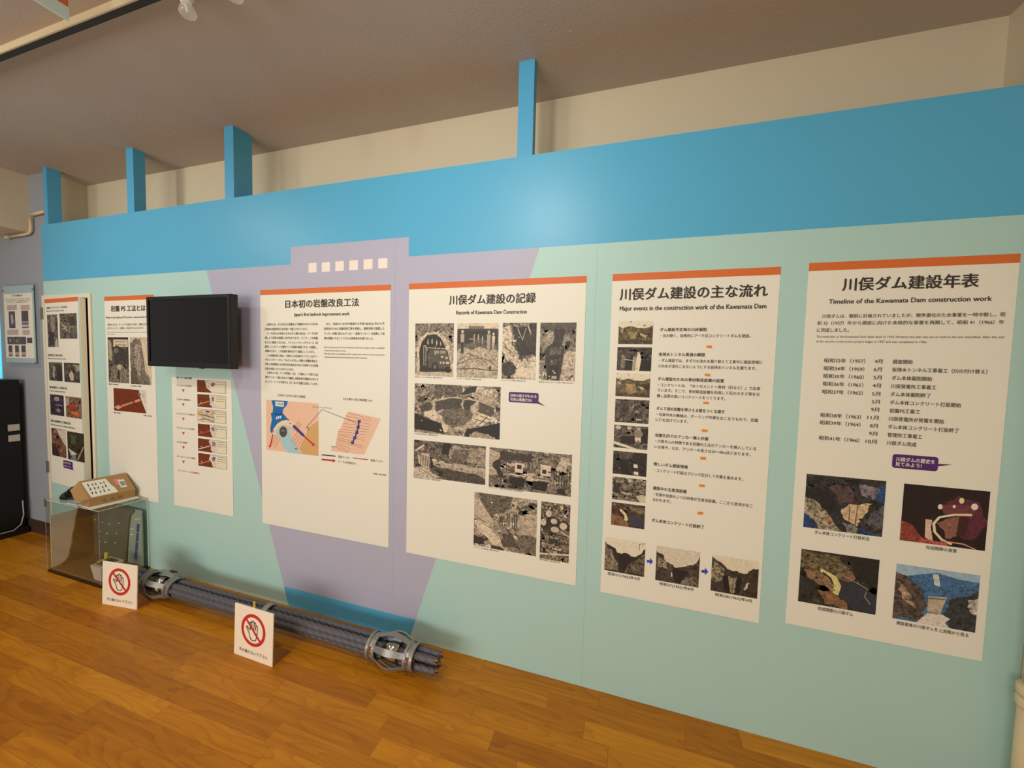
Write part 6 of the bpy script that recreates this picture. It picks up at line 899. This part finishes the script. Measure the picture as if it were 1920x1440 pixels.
def spacer(xc, label):
    e = bpy.data.objects.new('spacer_cage', None); COL.objects.link(e); e.parent = an; e.location = (xc-cx, 0, BZ); e['label'] = label
    HL = 0.125
    for s in (-1, 1):
        xr = s*(HL-0.022)
        bm = bmesh.new(); lathe_x(bm, [(xr-0.024, 0.051), (xr+0.024, 0.051), (xr+0.024, 0.060), (xr+0.010, 0.060), (xr+0.010, 0.0555), (xr-0.010, 0.0555), (xr-0.010, 0.060), (xr-0.024, 0.060)], 36); link('end_ring', bm, steel, e, False)
        for a0 in (150, 270, 30):
            bm = bmesh.new()
            for k in range(3):
                t0, t1 = D2(a0+11*k), D2(a0+11*(k+1))
                poly(bm, [(xr-0.0095, 0.0588*math.cos(t0), 0.0588*math.sin(t0)), (xr+0.0095, 0.0588*math.cos(t0), 0.0588*math.sin(t0)), (xr+0.0095, 0.0588*math.cos(t1), 0.0588*math.sin(t1)), (xr-0.0095, 0.0588*math.cos(t1), 0.0588*math.sin(t1))])
            link('rust_band', bm, copper, e)
    bm = bmesh.new(); lathe_x(bm, [(-0.040, 0.049), (0.040, 0.049), (0.040, 0.0545), (-0.040, 0.0545)], 36); link('inner_sleeve', bm, chrome, e, True)
    for k in range(6):
        t = D2(60*k+30); bm = bmesh.new(); n = 18; wd = D2(15); prev = None
        for j in range(n+1):
            u = -1+2*j/n; x = u*(HL-0.02)
            r = 0.0585+0.0265*(0.5+0.5*math.cos(math.pi*u))
            wv = wd*(0.75+0.25*(1-abs(u)) if abs(u) < 0.8 else 1.25)
            row = []
            for rr, tt in ((r, t-wv), (r, t+wv), (r-0.004, t+wv), (r-0.004, t-wv)):
                tt2 = t+(tt-t)*(0.058/r)
                row.append(bm.verts.new((x, rr*math.cos(tt2), rr*math.sin(tt2))))
            if prev:
                for q in range(4): bm.faces.new((prev[q], prev[(q+1) % 4], row[(q+1) % 4], row[q]))
            else: bm.faces.new(row[::-1])
            prev = row
        bm.faces.new(prev); link('leaf_rib', bm, steel, e, False)
    return e
spacer(C2, 'spacer cage at the near right end'); spacer(C1, 'spacer cage at the far left end')
bm = bmesh.new(); lathe_x(bm, [(-1.845-0.018-cx, 0.049), (-1.845+0.018-cx, 0.049), (-1.845+0.018-cx, 0.0525), (-1.845-0.018-cx, 0.0525)], 32, c=(0, 0, BZ)); link('grey_tape_band', bm, tape_grey, an, True)
bm = bmesh.new(); box(bm, -1.885-cx, -1.872-cx, -0.058, -0.054, BZ-0.01, BZ+0.098); link('yellow_tag', bm, yellow, an)

# ------------------------------------------------------------------ two do-not-touch signs
def sign(loc, rot, label, gl=0.11):
    t = thing('warning_sign', label, 'sign', loc, 'do not touch signs on the floor', rot)
    S = 0.255; H = 0.258
    tilt = Matrix.Rotation(D2(-2.0), 4, 'X')
    def put(name, bm, m, recalc=True, par=t):
        bmesh.ops.transform(bm, matrix=tilt, verts=bm.verts); return link(name, bm, m, par, recalc=recalc)
    bm = bmesh.new(); box(bm, 0, S, 0.0, 0.005, 0.0, H, 0, 0.001); bd = put('sign_board', bm, sign_face)
    y = -0.0008; ccx, ccz, R0, R1 = S*0.50, H*0.575, 0.064, 0.080
    bm = bmesh.new(); n = 56
    for k in range(n):
        a, b = 2*math.pi*k/n, 2*math.pi*(k+1)/n
        poly(bm, [(ccx+r*math.cos(q), y, ccz+r*math.sin(q)) for r, q in ((R1, a), (R1, b), (R0, b), (R0, a))])
    c45 = math.sqrt(0.5); w = 0.0055
    p = [(-R0*c45-w*c45, R0*c45-w*c45), (-R0*c45+w*c45, R0*c45+w*c45), (R0*c45+w*c45, -R0*c45+w*c45), (R0*c45-w*c45, -R0*c45-w*c45)]
    poly(bm, [(ccx+a, y-0.0004, ccz+b) for a, b in p]); flip_front(bm); put('prohibition_ring', bm, red_print, False, bd)
    # outlined open hand
    hand = [(-0.018, -0.044), (-0.026, -0.020), (-0.043, 0.004), (-0.045, 0.012), (-0.038, 0.012), (-0.024, -0.002), (-0.019, 0.002), (-0.021, 0.034), (-0.016, 0.040), (-0.010, 0.036), (-0.008, 0.042), (-0.002, 0.047), (0.004, 0.042), (0.006, 0.038), (0.011, 0.041), (0.016, 0.036), (0.018, 0.026), (0.023, 0.028), (0.027, 0.023), (0.026, -0.016), (0.018, -0.044), (0.010, -0.050), (-0.010, -0.050)]
    bm = bmesh.new()
    def stroke(a, b, w=0.0021):
        d = Vector((b[0]-a[0], b[1]-a[1])); L_ = d.length or 1; nn = (-d[1]/L_*w, d[0]/L_*w); ex = (d[0]/L_*w*0.8, d[1]/L_*w*0.8)
        poly(bm, [(ccx+q[0], y-0.0002, ccz+q[1]) for q in ((a[0]-ex[0]+nn[0], a[1]-ex[1]+nn[1]), (b[0]+ex[0]+nn[0], b[1]+ex[1]+nn[1]), (b[0]+ex[0]-nn[0], b[1]+ex[1]-nn[1]), (a[0]-ex[0]-nn[0], a[1]-ex[1]-nn[1]))])
    for a, b in zip(hand, hand[1:]+hand[:1]): stroke(a, b)
    for a, b in (((-0.010, 0.036), (-0.009, 0.006)), ((0.005, 0.040), (0.004, 0.006)), ((0.017, 0.030), (0.015, 0.004))): stroke(a, b)
    flip_front(bm); put('hand_outline', bm, black_print, False, bd)
    bm = bmesh.new(); add_text(bm, '手を触れないで下さい', 0, S*0.14, S*0.88, H*0.135, 0.020, y); flip_front(bm); put('printed_words', bm, black_print, False, bd)
    # folded cardboard stand behind: two side gussets and a foot
    for x in (S-0.004, 0.0):
        bm = bmesh.new(); a = [bm.verts.new((x, yy, zz)) for yy, zz in ((0.006, 0.0), (gl, 0.0), (0.006, 0.10))]; b = [bm.verts.new((x+0.004, yy, zz)) for yy, zz in ((0.006, 0.0), (gl, 0.0), (0.006, 0.10))]
        bm.faces.new(a); bm.faces.new(b[::-1])
        for i in range(3): bm.faces.new((a[i], b[i], b[(i+1) % 3], a[(i+1) % 3]))
        link('side_gusset', bm, card_dark, t)
    bm = bmesh.new(); box(bm, 0.004, S-0.004, 0.006, gl-0.002, 0.0, 0.003); link('foot', bm, card_dark, t)
    return t
sign((-1.852, -0.378, 0.0), D2(-0.8), 'do not touch sign beside the middle of the cable bundle')
sign((-2.955, -0.352, 0.0), D2(7.0), 'do not touch sign in front of the acrylic display case', 0.08)
